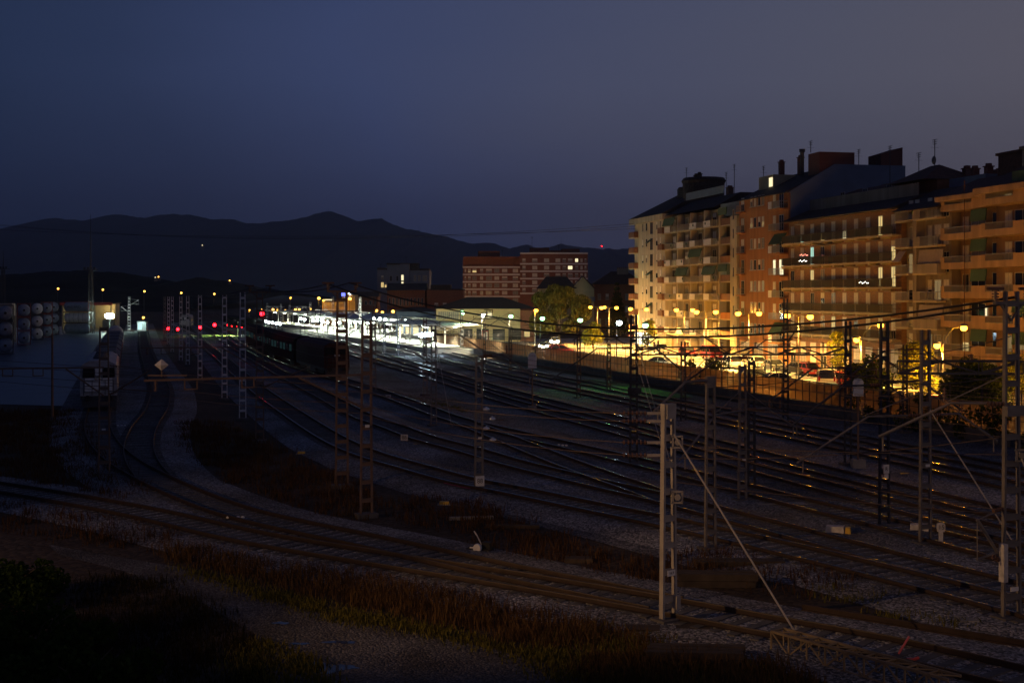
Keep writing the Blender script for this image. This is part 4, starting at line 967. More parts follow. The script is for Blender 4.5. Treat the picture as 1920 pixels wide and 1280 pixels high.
def railing(mb, x0, x1, y, z, h_=.95, step=.13, y1=None):
    mb.beam((x0, y, z+h_), (x1, y, z+h_), .06); mb.beam((x0, y, z+.1), (x1, y, z+.1), .04)
    n = max(1, int((x1-x0)/step))
    for k in range(n+1): mb.beam((x0+(x1-x0)*k/n, y, z+.1), (x0+(x1-x0)*k/n, y, z+h_), .028)
    if y1 is not None:
        for x in (x0, x1):
            mb.beam((x, y, z+h_), (x, y1, z+h_), .05); mb.beam((x, y, z+.5), (x, y1, z+.5), .03)
def balcony(par, x0, x1, z, dep, slab, style='rail', railm='railing', panelm=None, split=.45):
    b = MB(); b.b2(x0, x1, -dep, -.004, z-.18, z); o = b.build('balcony', M[slab], par)
    if style in ('rail', 'mix'):
        r = MB(); xs = x0+(x1-x0)*split if style == 'mix' else x0+.05
        railing(r, xs, x1-.05, -dep+.06, z, y1=-.02); r.build('railing', M[railm], o)
    if style == 'mix':
        p = MB(); p.b2(x0+.02, x0+(x1-x0)*split-.06, -dep+.03, -dep+.09, z+.02, z+1.0); p.build('panel', M[panelm], o)
    if style == 'solid':
        p = MB(); p.b2(x0, x1, -dep, -dep+.12, z, z+1.0); p.b2(x0, x0+.12, -dep+.12, -.01, z, z+1.0); p.b2(x1-.12, x1, -dep+.12, -.01, z, z+1.0); p.build('parapet', M[panelm or slab], o)
    return o
def aerial(par, x, y, z, h_=3.0):
    b = MB(); b.tube([(x, y, z), (x, y, z+h_)], .055, 5)
    for k, l in ((.0, .55), (.25, .5), (.5, .42)): b.beam((x-l, y, z+h_-k), (x+l, y, z+h_-k), .055)
    b.beam((x, y-.5, z+h_-.9), (x, y+.5, z+h_-.9), .03); b.build('aerial', M['darksteel'], par)
def chimney(par, x, y, z, w_=.6, h_=1.6, m='darkbrick'):
    b = MB(); b.box((x, y, z+h_/2), (w_, w_, h_)); b.box((x, y, z+h_+.06), (w_+.2, w_+.2, .12)); b.box((x, y, z+h_+.26), (w_*.7, w_*.7, .28)); b.build('chimney', M[m], par)
def hip(mb, x0, x1, y0, y1, z0, z1, inset=None):
    i = inset if inset is not None else (y1-y0)/2
    ym = (y0+y1)/2
    mb.add([(x0, y0, z0), (x1, y0, z0), (x1, y1, z0), (x0, y1, z0), (x0+i, ym, z1), (x1-i, ym, z1)], [(0, 1, 5, 4), (1, 2, 5), (2, 3, 4, 5), (3, 0, 4), (3, 2, 1, 0)])
def brick_mat(name, col, mortar, var=.2, scale=3.0):
    m = bpy.data.materials.new(name); m.use_nodes = True; nt = m.node_tree; N = nt.nodes; L = nt.links; b = N['Principled BSDF']; b.inputs['Roughness'].default_value = .85
    tc = N.new('ShaderNodeTexCoord'); mp = N.new('ShaderNodeMapping'); mp.inputs['Rotation'].default_value = (R(90), 0, 0); L.new(tc.outputs['Object'], mp.inputs['Vector'])
    br = N.new('ShaderNodeTexBrick'); br.inputs['Scale'].default_value = scale; br.inputs['Mortar Size'].default_value = .012; br.inputs['Brick Width'].default_value = .75; br.inputs['Row Height'].default_value = .25
    br.inputs['Color1'].default_value = tuple(c*(1-var) for c in col)+(1,); br.inputs['Color2'].default_value = tuple(c*(1+var) for c in col)+(1,); br.inputs['Mortar'].default_value = tuple(mortar)+(1,)
    L.new(mp.outputs[0], br.inputs['Vector'])
    n = N.new('ShaderNodeTexNoise'); n.inputs['Scale'].default_value = .35; n.inputs['Detail'].default_value = 5; L.new(tc.outputs['Object'], n.inputs['Vector'])
    mr = N.new('ShaderNodeMapRange'); mr.inputs['To Min'].default_value = .72; mr.inputs['To Max'].default_value = 1.2; L.new(n.outputs['Fac'], mr.inputs['Value'])
    mx = N.new('ShaderNodeMix'); mx.data_type = 'RGBA'; mx.blend_type = 'MULTIPLY'; mx.inputs[0].default_value = 1; L.new(br.outputs['Color'], mx.inputs[6]); L.new(mr.outputs[0], mx.inputs[7]); L.new(mx.outputs[2], b.inputs['Base Color'])
    return m
M['cream'] = mat('cream_render', (.54, .47, .34), .85, 0, .22, .7, .1, 8, streak=True)
M['ochre'] = mat('ochre_render', (.50, .40, .24), .85, 0, .15, .5, .1, 8)
M['brownpanel'] = mat('brown_panel', (.16, .07, .04), .7, 0, .2, 2)
M['terracotta'] = mat('terracotta_render', (.36, .15, .055), .85, 0, .24, .7, .1, 8, streak=True)
M['brick'] = brick_mat('orange_brick', (.29, .145, .075), (.28, .22, .16))
M['darkbrick'] = brick_mat('dark_brick', (.15, .05, .04), (.14, .10, .09))
M['redbrick'] = brick_mat('red_brick', (.25, .085, .045), (.24, .17, .13))
M['peach'] = mat('peach_render', (.42, .26, .145), .85, 0, .26, .7, .1, 8, streak=True)
M['greyrender'] = mat('grey_render', (.28, .225, .18), .85, 0, .25, .7, streak=True)
M['bluewall'] = mat('blue_grey_sheeting', (.13, .17, .25), .6, .2, .15, .5)
M['roof'] = mat('dark_roof_tiles', (.045, .035, .035), .8, 0, .35, 2.5)
M['roofred'] = mat('brown_roof_tiles', (.10, .05, .04), .85, 0, .3, 2.5)
M['shopglow'] = glow('shop_window_glow', (1, .96, .72), 3.0)
M['slab'] = mat('slab_edge', (.52, .42, .26), .85, 0, .1, 1)

# ---------------------------------------------------------------- apartment blocks along the street
AX = -math.atan2(.977, .212)
def LX(px):                                    # position along the street facade seen at a photo column
    s = .013333*(px-440); return (222.2-F/s)/.977
def FP(t): return (26.85+.212*t, 222.2-.977*t, 0)
def block(label, x0, name='apartment_block', cat='apartment building'):
    return thing(name, label, cat, FP(x0), AX, None)
# 1. cream block: plain windows at the far end, balcony columns, deep loggias
x0 = LX(1190); t = block('cream apartment block with rows of small balconies and a dark sloping roof', x0)
La = LX(1250)-x0; Lb = LX(1385)-x0; rnd = random.Random(11); FH = 2.87; Z1 = 3.0
b = MB(); b.b2(0, La, 0, 15, 0, 22.6); b.build('wall', M['cream'], t)
b = MB(); b.b2(Lb-2.6, Lb, -.3, 15, 0, 21.4); b.build('end_pier', M['cream'], t)
M['recess'] = mat('shaded_recess_render', (.27, .20, .11), .85, 0, .25, .7, streak=True)  # shade of the balcony recesses put into a darker wall colour
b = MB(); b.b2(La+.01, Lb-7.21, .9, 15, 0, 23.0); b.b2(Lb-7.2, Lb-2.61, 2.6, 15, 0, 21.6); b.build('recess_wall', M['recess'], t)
b = MB(); b.b2(-.6, La+.2, -.9, 15.2, 22.61, 23.6); b.build('eave', M['cream'], t)
for f in range(8):
    z = Z1+FH*(f-1)+.9
    if f == 0: continue
    for x, w_ in ((5.0, .9), (7.2, .9), (13.0, .9), (15.0, .9)): win(t, x, z, w_, 1.45, 0, pick(rnd, .03), rnd.choice([0, .4, .8]))
    win(t, 10.0, z-.7, 1.5, 2.2, 0, 'dark', 0)
    balcony(t, 15.9, La+.02, z-.9, .9, 'cream', 'solid', panelm='brownpanel')
    balcony(t, -1.2, 2.2, z-.9, .8, 'cream', 'solid', panelm='brownpanel')
for f in range(7):
    if f % 2 == 1:
        m = MB(); m.add([(9.2, -.05, Z1+FH*f+2.2), (10.8, -.05, Z1+FH*f+2.2), (10.8, -.95, Z1+FH*f+1.5), (9.2, -.95, Z1+FH*f+1.5), (9.2, -.05, Z1+FH*f+2.14), (10.8, -.05, Z1+FH*f+2.14), (10.8, -.95, Z1+FH*f+1.44), (9.2, -.95, Z1+FH*f+1.44)], [(0, 1, 2, 3), (7, 6, 5, 4), (3, 2, 6, 7)]); m.build('window_awning', M['awning'], t)
cw = (Lb-7.2-La)/4
b = MB()
for c in range(5): b.b2(La+c*cw-.14, La+c*cw+.14, -.3, .895, 0, 22.95)
b.build('party_fin', M['cream'], t)
for f in range(7):
    z = Z1+FH*f
    for c in range(4):
        xa = La+c*cw; st = rnd.choice(['mix', 'mix', 'mix', 'rail'])
        balcony(t, xa+.15, xa+cw-.15, z, .55, 'slab', st, 'railing', 'white', rnd.choice([.4, .5, .55]))
        win(t, xa+1.5, z+.05, 1.5, 2.2, .9, pick(rnd, .10), rnd.choice([0, 0, .3, .6, 1]), False, 'balcony_door'); win(t, xa+cw-1.6, z+.9, 1.2, 1.35, .9, pick(rnd, .06), rnd.choice([0, .4, .9]))
        if rnd.random() < .45:
            m = MB(); xq = xa+rnd.uniform(.9, cw-.9); m.box((xq, .72, z+.34), (.8, .3, .6)); m.build('air_conditioner', M['white'], t)
        if rnd.random() < .4:
            m = MB(); xq = xa+rnd.uniform(.6, cw-.6)
            m.box((xq, -.3, z+.2), (.4, .25, .3)); m.ball((xq, -.3, z+.6), .34, 7, 5); m.build('potted_plant', M['awning'], t)
        if rnd.random() < .16:
            m = MB(); m.extr([(-.5, z+2.45), (-.62, z+2.45), (-1.0, z+1.15), (-.94, z+1.13)], xa+.4, xa+cw-.4, 'x'); m.build('window_awning', M['awning'], t)
    balcony(t, Lb-7.15, Lb-2.62, z, 2.2+.45, 'slab', 'solid', panelm='brownpanel' if f % 3 != 1 else 'terracotta').location = (0, 2.55, 0)
    win(t, Lb-4.9, z+.05, 2.6, 2.3, 2.6, 'tube' if f == 3 else ('dark' if f % 2 else 'curtain'), 0, False, 'balcony_door'); win(t, Lb-6.5, z+.9, .9, 1.35, 2.6, 'dark', .4)
    if f in (3, 6):
        m = MB(); m.extr([(-.4, z+2.6), (-.55, z+2.6), (-.62, z+1.5), (-.5, z+1.5)], Lb-6.9, Lb-3.6, 'x'); m.build('window_awning', M['awning'], t)
    win(t, Lb-1.3, z+.6, .5, 1.5, -.3, 'dark', 0)
b = MB()
b.add([(-.6, -1.0, 23.6), (La+.3, -1.0, 23.6), (La+.3, 7.5, 28.2), (4.0, 7.5, 28.2), (-.6, 15.2, 23.6), (La+.3, 15.2, 23.6)], [(0, 1, 2, 3), (0, 3, 4), (3, 2, 5, 4), (1, 5, 2)])
b.add([(La+.3, -.4, 23.2), (Lb-9, -.4, 23.2), (Lb-9, 4, 25.6), (La+.3, 4, 25.6), (La+.3, 15, 25.6), (Lb-9, 15, 25.6)], [(0, 1, 2, 3), (3, 2, 5, 4), (1, 5, 2)]); b.build('roof', M['roof'], t)
b = MB(); b.lathe([(2.4, 25.5), (2.5, 28.6), (2.2, 29.0)], 'z', (La-8.6, 7.6, 0), 18); b.lathe([(3.6, 25.6), (3.7, 29.2), (3.95, 29.7), (3.6, 30.2)], 'z', (La-3.2, 8, 0), 22); b.build('roof_house', M['roof'], t)
b = MB(); b.b2(La+7, Lb-8.6, 1.0, 1.12, 25.4, 26.6); b.b2(Lb-8.6, Lb-1, .5, 12, 21.61, 23.6); b.build('roof_terrace', M['bluewall'], t)
chimney(t, La-4.2, 7, 30.1, .7, .6, 'roof'); chimney(t, La-2.6, 7, 30.1, .7, .7, 'roof'); chimney(t, La+16.6, 5, 24.6, .9, 2.2, 'darkbrick')
for x, h_ in ((La-6.5, 6.6), (La+12.5, 4.0), (La+16, 5.0)): aerial(t, x, 6, 25.7, h_)
b = MB(); b.b2(.5, 9, -.06, .0, .5, 2.6); b.build('shop_window', M['shopglow'], t)
for k in range(4):
    win(t, La+3.2+k*cw, .3, 3.6, 2.3, .9, 'curtain', 0, False, 'shop_front')
lamp_light(t, (5, -2.2, 2.4), (1, .95, .75), 90, .2)
# 2. terracotta block
x0 = LX(1386); t = block('plain orange rendered block with small window rows, taller than the brick balcony block', x0); Lc = LX(1478)-x0; rnd = random.Random(5)
b = MB(); b.b2(0, Lc, 0, 17.4, 0, 23.4); b.build('wall', M['terracotta'], t)
b = MB(); b.extr([(-.5, 23.41), (17.4, 23.41), (17.4, 27.2), (7.0, 27.2)], 0.02, Lc-.32, 'x'); b.build('roof', M['roof'], t)
b = MB(); b.extr([(0, 23.41), (17.4, 23.41), (17.4, 27.4), (6.8, 27.4)], Lc-.3, Lc-.02, 'x'); b.b2(Lc-.02, Lc+.02, .3, 17.3, 16, 23.4); b.build('party_wall', M['bluewall'], t)
b = MB(); b.b2(Lc-4, Lc-.5, 4.8, 10.0, 24.8, 29.1); b.build('roof_house', M['darkbrick'], t); b = MB(); b.extr([(14.0, 27.41), (17.3, 27.41), (17.3, 30.0), (14.0, 29.0)], Lc-4.2, Lc-.6, 'x'); b.build('roof_house', M['darkbrick'], t)
b = MB(); b.b2(1.2, 6.5, 2.6, 6, 24.8, 26.9); b.build('penthouse', M['ochre'], t)
b = MB(); b.b2(5.0, 6.2, 2.55, 2.59, 25.2, 26.5); b.build('penthouse_window', M['litwhite'], t)
for f in range(8):
    z = 1.0+3.05*f-2.1
    if f == 0:
        for k in range(3): win(t, 2.2+k*5, .3, 3.2, 2.4, 0, 'curtain', 0, False, 'shop_front')
        continue
    z += 1.1
    for k, x in enumerate((4.7, 6.0, 7.5, 8.8)): win(t, x, z+.9, .85, 1.5, 0, pick(rnd, .03), rnd.choice([0, 0, .5, 1]))
    win(t, 1.4, z+.5, 1.1, 2.0, 0, 'dark', rnd.choice([0, .5]))
    win(t, Lc-4.5, z+.05, 1.0, 2.2, 0, 'white' if f == 4 else 'curtain', 0 if f == 4 else .5, False, 'balcony_door'); win(t, Lc-2.2, z+.05, 1.5, 2.2, 0, 'white' if f == 4 else 'dark', 0, False, 'balcony_door')
    balcony(t, Lc-4.1, Lc-.1, z, 1.2, 'terracotta', 'mix' if f % 2 else 'rail', 'railing', 'white', .3)
    r = balcony(t, .4, 2.4, z+.4, .7, 'terracotta', 'rail', 'railing')
    if f in (1, 5):
        m = MB(); m.extr([(-.1, z+2.7), (-.24, z+2.7), (-1.25, z+1.2), (-1.15, z+1.18)], Lc-4, Lc-.2, 'x'); m.build('window_awning', M['awning'], t)
for x in (3.0, 9.5): chimney(t, x, 5.4, 26.6, .7, 2.4, 'darkbrick')
b = MB(); b.lathe([(.28, 26.5), (.28, 29.6), (.42, 29.7), (.42, 30.1)], 'z', (Lc-6.4, 5, 0), 10); b.build('flue', M['darksteel'], t)
aerial(t, Lc-2.8, 4.6, 29.2, 1.6); aerial(t, 2.0, 3, 26.9, 1.6); aerial(t, Lc-1.2, 11.0, 27.4, 2.2)
# 3. brick block with long balconies
x0 = LX(1479); t = block('long orange brick block with continuous dark railed balconies and many narrow doors', x0); Ld = LX(1690)-x0; rnd = random.Random(21)
b = MB(); b.b2(0, Ld, 0, 14, 0, 19.3); b.build('wall', M['brick'], t)
b = MB(); b.extr([(-1.3, 19.31), (14, 19.31), (14, 21.2), (3.4, 21.2)], 0, Ld, 'x'); b.build('roof', M['roof'], t)
nb = 10; bw = Ld/nb
for f in range(5):
    z = 4.5+2.97*f
    b = MB(); b.b2(0.05, Ld-.05, -1.15, -.004, z-.2, z)
    for k in range(nb): b.b2(k*bw+.2, k*bw+.55, -1.1, -.01, z-.42, z-.202)
    o = b.build('balcony', M['slab'], t)
    r = MB(); railing(r, .1, Ld-.1, -1.08, z, 1.0, .1, -.02); r.build('railing', M['darkrail'], o)
    p = MB(); c = [k for k in range(nb) if rnd.random() < .45]
    for k in c: p.b2(k*bw+.2, (k+1)*bw-.2, -1.05, -1.03, z+.1, z+.92)
    if c: p.build('screen', M['darkrail'], o)
    for k in range(nb):
        kd = 'warm' if (f, k) in ((4, 8), (3, 9), (2, 8), (2, 9), (4, 3), (2, 2)) else ('tube' if (f, k) in ((3, 1), (4, 1)) else pick(rnd, .12))
        win(t, k*bw+bw*.42, z+.02, 1.05, 2.35, 0, kd, rnd.choice([0, 0, .3, .6, 1, 1]), False, 'balcony_door')
        if rnd.random() < .3:
            m = MB(); m.b2(k*bw+.3, k*bw+1.9, -.7, -.02, z+2.45, z+2.5); m.build('rolled_awning', M['stripes'], t)
        if rnd.random() < .35:
            m = MB(); hx = k*bw+rnd.uniform(.5, bw-.5)
            m.box((hx, -.8, z+.25), (.5, .3, .4)); m.ball((hx, -.8, z+.65), .3, 7, 5); m.build('potted_plant', M['awning'], t)
for k, (f, q) in enumerate(((2, 7.4), (3, 2.0), (3, 1.9))):
    z = 4.5+2.97*f; m = MB()
    for j in range(7): m.ball((q*bw+j*.36, -1.12, z+.55+.1*math.sin(j*2)+.75*(k == 1)), .045, 6, 4)
    m.build('fairy_lights', glow('fairy_glow', (1, 1, .9) if k != 1 else (1, .3, .2), 7), t)
for k in range(nb): win(t, k*bw+bw*.5, .2, 1.7, 3.2, 0, rnd.choice(['dark', 'curtain']), rnd.choice([.5, 1]), False, 'shop_front')
b = MB()
for k, (xa, xb) in enumerate(((4, 9.5), (10.5, 16), (17, 22.5), (23.2, 29.6))):
    b.b2(xa, xb, 4.6, 13, 21.21, 22.3+k*.12)
b.build('attic', M['brownpanel'], t)
b = MB()
for k, (xa, xb) in enumerate(((3.6, 9.8), (10.2, 16.3), (16.7, 22.8))): b.extr([(4.0, 22.32+k*.12), (8.5, 23.7+k*.12), (13.4, 22.32+k*.12)], xa, xb, 'x')
hip(b, 21.0, 29.8, 3.0, 10.6, 22.7, 24.7, 3.4); b.build('attic_roof', M['roofred'], t)
b = MB(); b.b2(1, Ld-1, 2.6, 2.75, 20.6, 22.3); b.build('terrace_parapet', M['greyrender'], t)
for k in range(4): win(t, 6.6+k*6.1, 21.6, 1.2, 1.4, 4.6, 'dark', 0)
aerial(t, 25.4, 6.8, 24.5, 3.2); aerial(t, 18, 9, 23.6, 3.4); aerial(t, 12.0, 8.4, 23.5, 5.0); chimney(t, 28.6, 9, 22.8, .8, 1.2); chimney(t, 29.6, 12, 21.3, .9, 2.2)
b = MB(); b.lathe([(.02, -.14), (.45, 0), (.5, .05)], 'y', (25.3, 6.7, 25.3), 12); b.build('satellite_dish', M['galv'], t)
# 4. grey block with striped awnings
x0 = LX(1690.6); t = block('grey beige block with striped awnings, squeezed between the brick and peach blocks', x0); Le = LX(1774)-x0; rnd = random.Random(8)
b = MB(); b.b2(0, Le, .6, 14, 0, 18.8); b.b2(3.3, 4.0, -.5, .598, 0, 18.6); b.build('wall', M['greyrender'], t)
b = MB(); b.extr([(-1.3, 18.81), (14, 18.81), (14, 21.4), (4, 21.4)], 0, Le, 'x'); b.build('roof', M['roof'], t)
for f in range(6):
    z = 3.6+2.96*f
    if f < 5 or True:
        balcony(t, .1, 3.2, z-.6, 1.0, 'slab', 'rail', 'railing'); balcony(t, 4.1, Le-.1, z-.6, 1.0, 'slab', 'mix' if f not in (1, 3) else 'solid', 'railing', 'greyrender', .3)
        for x, w_ in ((1.0, .9), (2.3, .9)): win(t, x, z-.55, w_, 2.25, .6, pick(rnd, .04), rnd.choice([0, .5, 1]), False, 'balcony_door')
        for x, w_ in ((5.0, .9), (6.6, 1.4), (8.3, 1.1)): win(t, x, z-.55, w_, 2.25, .6, pick(rnd, .03), rnd.choice([0, 0, .5, 1]), False, 'balcony_door')
    if f in (1, 3):
        m = MB()
        for k in range(22): m.extr([(-.30, z+1.95), (-.36, z+1.95), (-.56, z+.45), (-.50, z+.45)], 4.4+k*.22, 4.4+k*.22+.14, 'x')
        m.build('striped_awning', M['stripes'], t)
    if f in (3,):
        for xa in (.2, ): m = MB(); m.extr([(-.40, z+1.95), (-.46, z+1.95), (-1.3, z+.75), (-1.24, z+.73)], xa, xa+1.5, 'x'); m.build('awning', M['stripes'], t)
b = MB(); b.b2(1.5, 8.6, 5, 13, 21.41, 22.5); b.build('attic', M['bluewall'], t)
for x in (5, 7.6): chimney(t, x, 6, 22.5, .7, .8)
# 5. peach block, two stepped bays with big parapets
x0 = LX(1774.6); t = block('peach coloured block with bulky solid balconies and inset rail openings at the right edge', x0); Lf = 36; bs = LX(1861)-x0; rnd = random.Random(31)
b = MB(); b.b2(0, bs, 1.6, 16, 0, 19.3); b.b2(bs, Lf, .4, 16, 0, 19.4); b.build('wall', mat('shaded_loggia_render', (.26, .155, .09), .85, 0, .25, .7, streak=True), t)  # darker than the peach render: loggia shade is painted into the wall
b = MB(); b.b2(-.5, bs-.05, -1.1, 16, 19.31, 19.8); b.b2(bs-.04, Lf, -2.2, 16, 19.41, 20.0); b.build('eave', M['peach'], t)
b = MB(); b.extr([(-1.1, 19.81), (16, 19.81), (16, 21.6), (4, 21.9)], -.5, bs-.1, 'x'); b.extr([(-2.2, 20.01), (16, 20.01), (16, 22.8), (4, 22.6)], bs, Lf, 'x'); b.build('roof', M['roofred'], t)
b = MB(); b.extr([(3.2, 22.4), (9, 25.2), (14, 22.4)], bs+2, bs+15, 'x'); b.b2(bs-6, bs-2, 4.5, 5.0, 21.6, 24.0); b.b2(bs-6.2, bs-1.8, 4.3, 9, 24.02, 24.3); b.build('attic', M['roofred'], t)
b = MB(); b.b2(bs-1.6, bs+1.2, 4.3, 4.6, 21.6, 24.2); b.b2(bs-1.8, bs+5, 4.1, 8, 24.22, 24.5); b.build('pergola', M['greyrender'], t)
b = MB(); b.box((bs+11.5, 7, 25.6), (3, 2.4, 1.6)); b.build('water_tank', M['tankblue'], t)
chimney(t, 1.2, 6, 21.6, 1.0, 1.2); chimney(t, 4.0, 6, 21.6, .9, 2.0)
for f in range(6):
    z = 3.4+3.02*f
    for (xa, xb, yy) in ((-.2, bs-.3, 1.6), (bs+.8, bs+8.4, .4), (bs+9.4, bs+17, .4)):
        xm = xa+(xb-xa)*.72; o = None
        b = MB(); b.b2(xa, xb, yy-2.2, yy-.004, z-.22, z); o = b.build('balcony', M['peach'], t)
        p = MB(); a0, a1 = xa+.7, xm-.2
        p.b2(xa, xb, yy-2.2, yy-2.06, z, z+.42); p.b2(xa, a0, yy-2.2, yy-2.06, z+.42, z+1.05); p.b2(a1, xb, yy-2.2, yy-2.06, z+.42, z+1.05)
        p.b2(xb-.14, xb, yy-2.06, yy-.01, z, z+1.05); p.b2(xa, xa+.14, yy-2.06, yy-.01, z, z+1.05); p.build('parapet', M['peach'], o)
        r = MB(); railing(r, a0+.02, a1-.02, yy-2.14, z+.35, .72, .16); r.build('railing', M['railing'], o)
        win(t, xa+1.3, z+.05, 1.2, 2.25, yy, pick(rnd, .05), rnd.choice([0, .5, 1]), False, 'balcony_door'); win(t, xa+3.6, z+.05, 2.6, 2.25, yy, 'dark' if rnd.random() < .7 else pick(rnd, .1), 0, False, 'balcony_door'); win(t, xb-1.3, z+.5, 1.8, 1.9, yy, 'dark', rnd.choice([0, 0, .4]))
        if rnd.random() < .4:
            m = MB(); m.extr([(yy-1.9, z+2.7), (yy-2.0, z+2.7), (yy-2.12, z+1.5), (yy-2.02, z+1.5)], xm-.6, xb-.2, 'x'); m.build('awning', M['awning'], t)
    d = MB(); d.tube([(bs*.52, -.62, z-.3), (bs*.52, -.62, z+2.72)], .05, 6); d.build('drain_pipe', M['brownpanel'], t)
win(t, bs*.52+.6, 6.4, .5, 2.0, 1.5, 'white', 0, False)
for k in range(5): win(t, 2+k*4.2, .2, 2.4, 2.6, 1.6 if 2+k*4.2 < bs-1 else .4, rnd.choice(['dark', 'curtain']), rnd.choice([0, 1]), False, 'shop_front')
# ---------------------------------------------------------------- buildings in the middle distance
def house(label, px0, px1, s, rz=0.0, name='building', cat='building'):
    X0 = (px0-CX)/s; X1 = (px1-CX)/s
    t = thing(name, label, cat, (X0, F/s, 0), rz); return t, X1-X0
def zof(py, s): return H-(py-HY)/s
rnd = random.Random(77)
# red brick hospital-like block with white bands, two wings
s = 4.6; t, Wd = house('large red brick block with pale floor bands, left lit wing lower than the right', 868, 975, s); zt = zof(481, s)
b = MB(); b.b2(0, Wd, 0, 16, 0, zt-3.8); b.b2(0, Wd, 0, 16, zt-.6, zt); b.b2(0, Wd, 1.2, 16, zt-3.79, zt-.61)
for k in range(9): b.b2(k*Wd/8-.35 if k else 0, k*Wd/8+.35 if k < 8 else Wd, 0, 1.19, zt-3.79, zt-.61)
b.build('wall', M['redbrick'], t)
b = MB(); Wb = 27.5; b.b2(Wd+.05, Wd+Wb, -1.5, 14, 0, zof(475, s)); b.build('right_wing', M['redbrick'], t)
b = MB()
for k in range(5):
    z = zt-4.0-k*3.0; b.b2(-.1, Wd+.0, -.13, -.003, z-.62, z)
for k in range(6):
    z = zof(475, s)-1.0-k*3.0 if k else zof(475, s)+.3; b.b2(Wd+.0, Wd+Wb+.1, -1.63, -1.503, z-.62, z)
b.build('floor_band', M['white'], t)
for k in range(5):
    z = zt-4.0-k*3.0-2.5
    for x, w_ in ((1.0, .7), (2.6, 1.1), (4.7, 1.7), (7.6, 1.3), (10.6, 2.4), (13.8, 2.0), (17.0, 2.2), (21.4, 2.2)):
        lit = 'warm' if (k, w_) in ((0, 1.1), (0, 1.7)) else 'curtain'
        win(t, x, z, w_, 1.5, 0, lit if x < 5 or lit == 'curtain' else 'curtain', rnd.choice([0, .5, .9, 1]))
for k in range(5):
    z = zof(475, s)-1.0-k*3.0-2.6
    for x, w_ in ((1.6, 1.3), (6.0, 2.1), (10.8, 2.1), (15.4, 2.0), (18.0, 1.4), (20.4, 1.9), (23.0, 1.3), (25.0, 1.0), (26.6, .8)):
        lit = 'white' if (k == 1 and x == 20.4) or (k == 0 and x == 23.0) else 'curtain'
        win(t, Wd+x, z, w_, 1.5, -1.5, lit, 0 if lit == 'white' else rnd.choice([.3, .6, 1]))
b = MB(); b.b2(6, 15, 4, 12, zt+.01, zt+2.4); b.b2(Wd+4, Wd+12, 3, 11, zof(475, s)+.01, zof(464, s)); b.b2(Wd+17, Wd+24.5, 3, 11, zof(475, s)+.01, zof(466, s)); b.b2(Wd+12.01, Wd+16.99, 3, 10, zof(475, s)+.01, zof(469, s)); b.build('roof_house', M['darkbrick'], t)
for x, z, h_ in ((16, zt, 2.8), (Wd+5, zof(464, s), 4.5), (Wd+16, zof(469, s), 2.5)): aerial(t, x, 6, z, h_)
# grey tower
M['coolrender'] = mat('cool_grey_render', (.17, .20, .27), .85, 0, .12, .5)
s = 5.0; t, Wd = house('tall grey building with a stepped top and two bright stacked windows', 707, 805, s)
b = MB(); b.b2(0, Wd*.62, 0, 12, 0, zof(506, s)); b.b2(Wd*.621, Wd, .6, 12, 0, zof(507, s)); b.b2(Wd*.18, Wd*.61, 2, 11, zof(506, s)+.01, zof(496, s)); b.b2(Wd*.44, Wd*.62, -.4, 1.99, 0, zof(495, s)); b.build('wall', M['coolrender'], t)
b = MB(); b.b2(Wd*.17, Wd*.62, 1.5, 12, zof(496, s)+.02, zof(493, s)); b.b2(Wd*.63, Wd*.78, 2, 10, zof(507, s)+.01, zof(493, s)); b.b2(Wd*.8, Wd*.99, .5, 9, zof(507, s)+.01, zof(503.5, s)); b.b2(0, Wd*.16, .5, 9, zof(506, s)+.01, zof(502, s)); b.build('roof_house', M['roof'], t)
win(t, Wd*.487, zof(526, s), 1.0, 2.2, -.4, 'white', 0, False); win(t, Wd*.487, zof(533.5, s), .9, 1.1, -.4, 'white', 0, False)
win(t, 2.0, zof(539, s), 1.1, 2.0, 0, 'warm', 0, False); win(t, 3.2, zof(539, s), .8, 2.0, 0, 'warm', .5, False); win(t, 2.0, zof(524, s), .9, 1.5, 0, 'curtain', .4, False)
for x in (7.6, 5.2): win(t, x, zof(527, s), .9, 2.0, 0, 'dark', 0, False)
for x, w_ in ((14.2, .9), (15.8, .9), (17.9, 1.6)): win(t, x, zof(527, s), w_, 2.2, .6, 'curtain', 0, False)
aerial(t, 10.6, 4, zof(493, s), 2.4); aerial(t, 1, 3, zof(502, s), 1.5)
# long brick mill
s = 6.0; t, Wd = house('long brick mill with tall narrow pilasters and a dark low roof, lit by sodium lamps', 726, 797, s); z = zof(544, s)
b = MB(); b.b2(0, Wd, 0, 14, 0, z)
for k in range(11): b.b2(k*Wd/10.5, k*Wd/10.5+.45, -.3, -.003, 0, z-.4)
b.build('wall', M['redbrick'], t); b = MB(); b.extr([(-.6, z+.01), (14.5, z+.01), (7, z+2.2)], -.4, Wd+.3, 'x'); b.build('roof', M['roof'], t)
for k in range(10):
    for q in range(2): win(t, k*Wd/10.5+.8, 2.5+q*3.6, .55, 2.4, 0, 'dark', 0, False)
t, Wd = house('lower brick annex right of the long mill, with a flat parapet roof', 800, 868, 6.0); z = zof(544, 6.0)
b = MB(); b.b2(0, Wd, .4, 14, 0, z); b.build('wall', M['redbrick'], t); b = MB(); b.b2(-.1, Wd+.1, .2, 14.2, z+.01, z+.4); b.b2(1, Wd-4, 3, 10, z+.41, z+1.7); b.build('roof', M['roof'], t)
win(t, 1.0, 3.2, .5, 1.4, .4, 'white', 0, False)
for k in range(3): win(t, 3+k*2.6, 6.0, 1.2, 1.0, .4, 'curtain', .5, False)
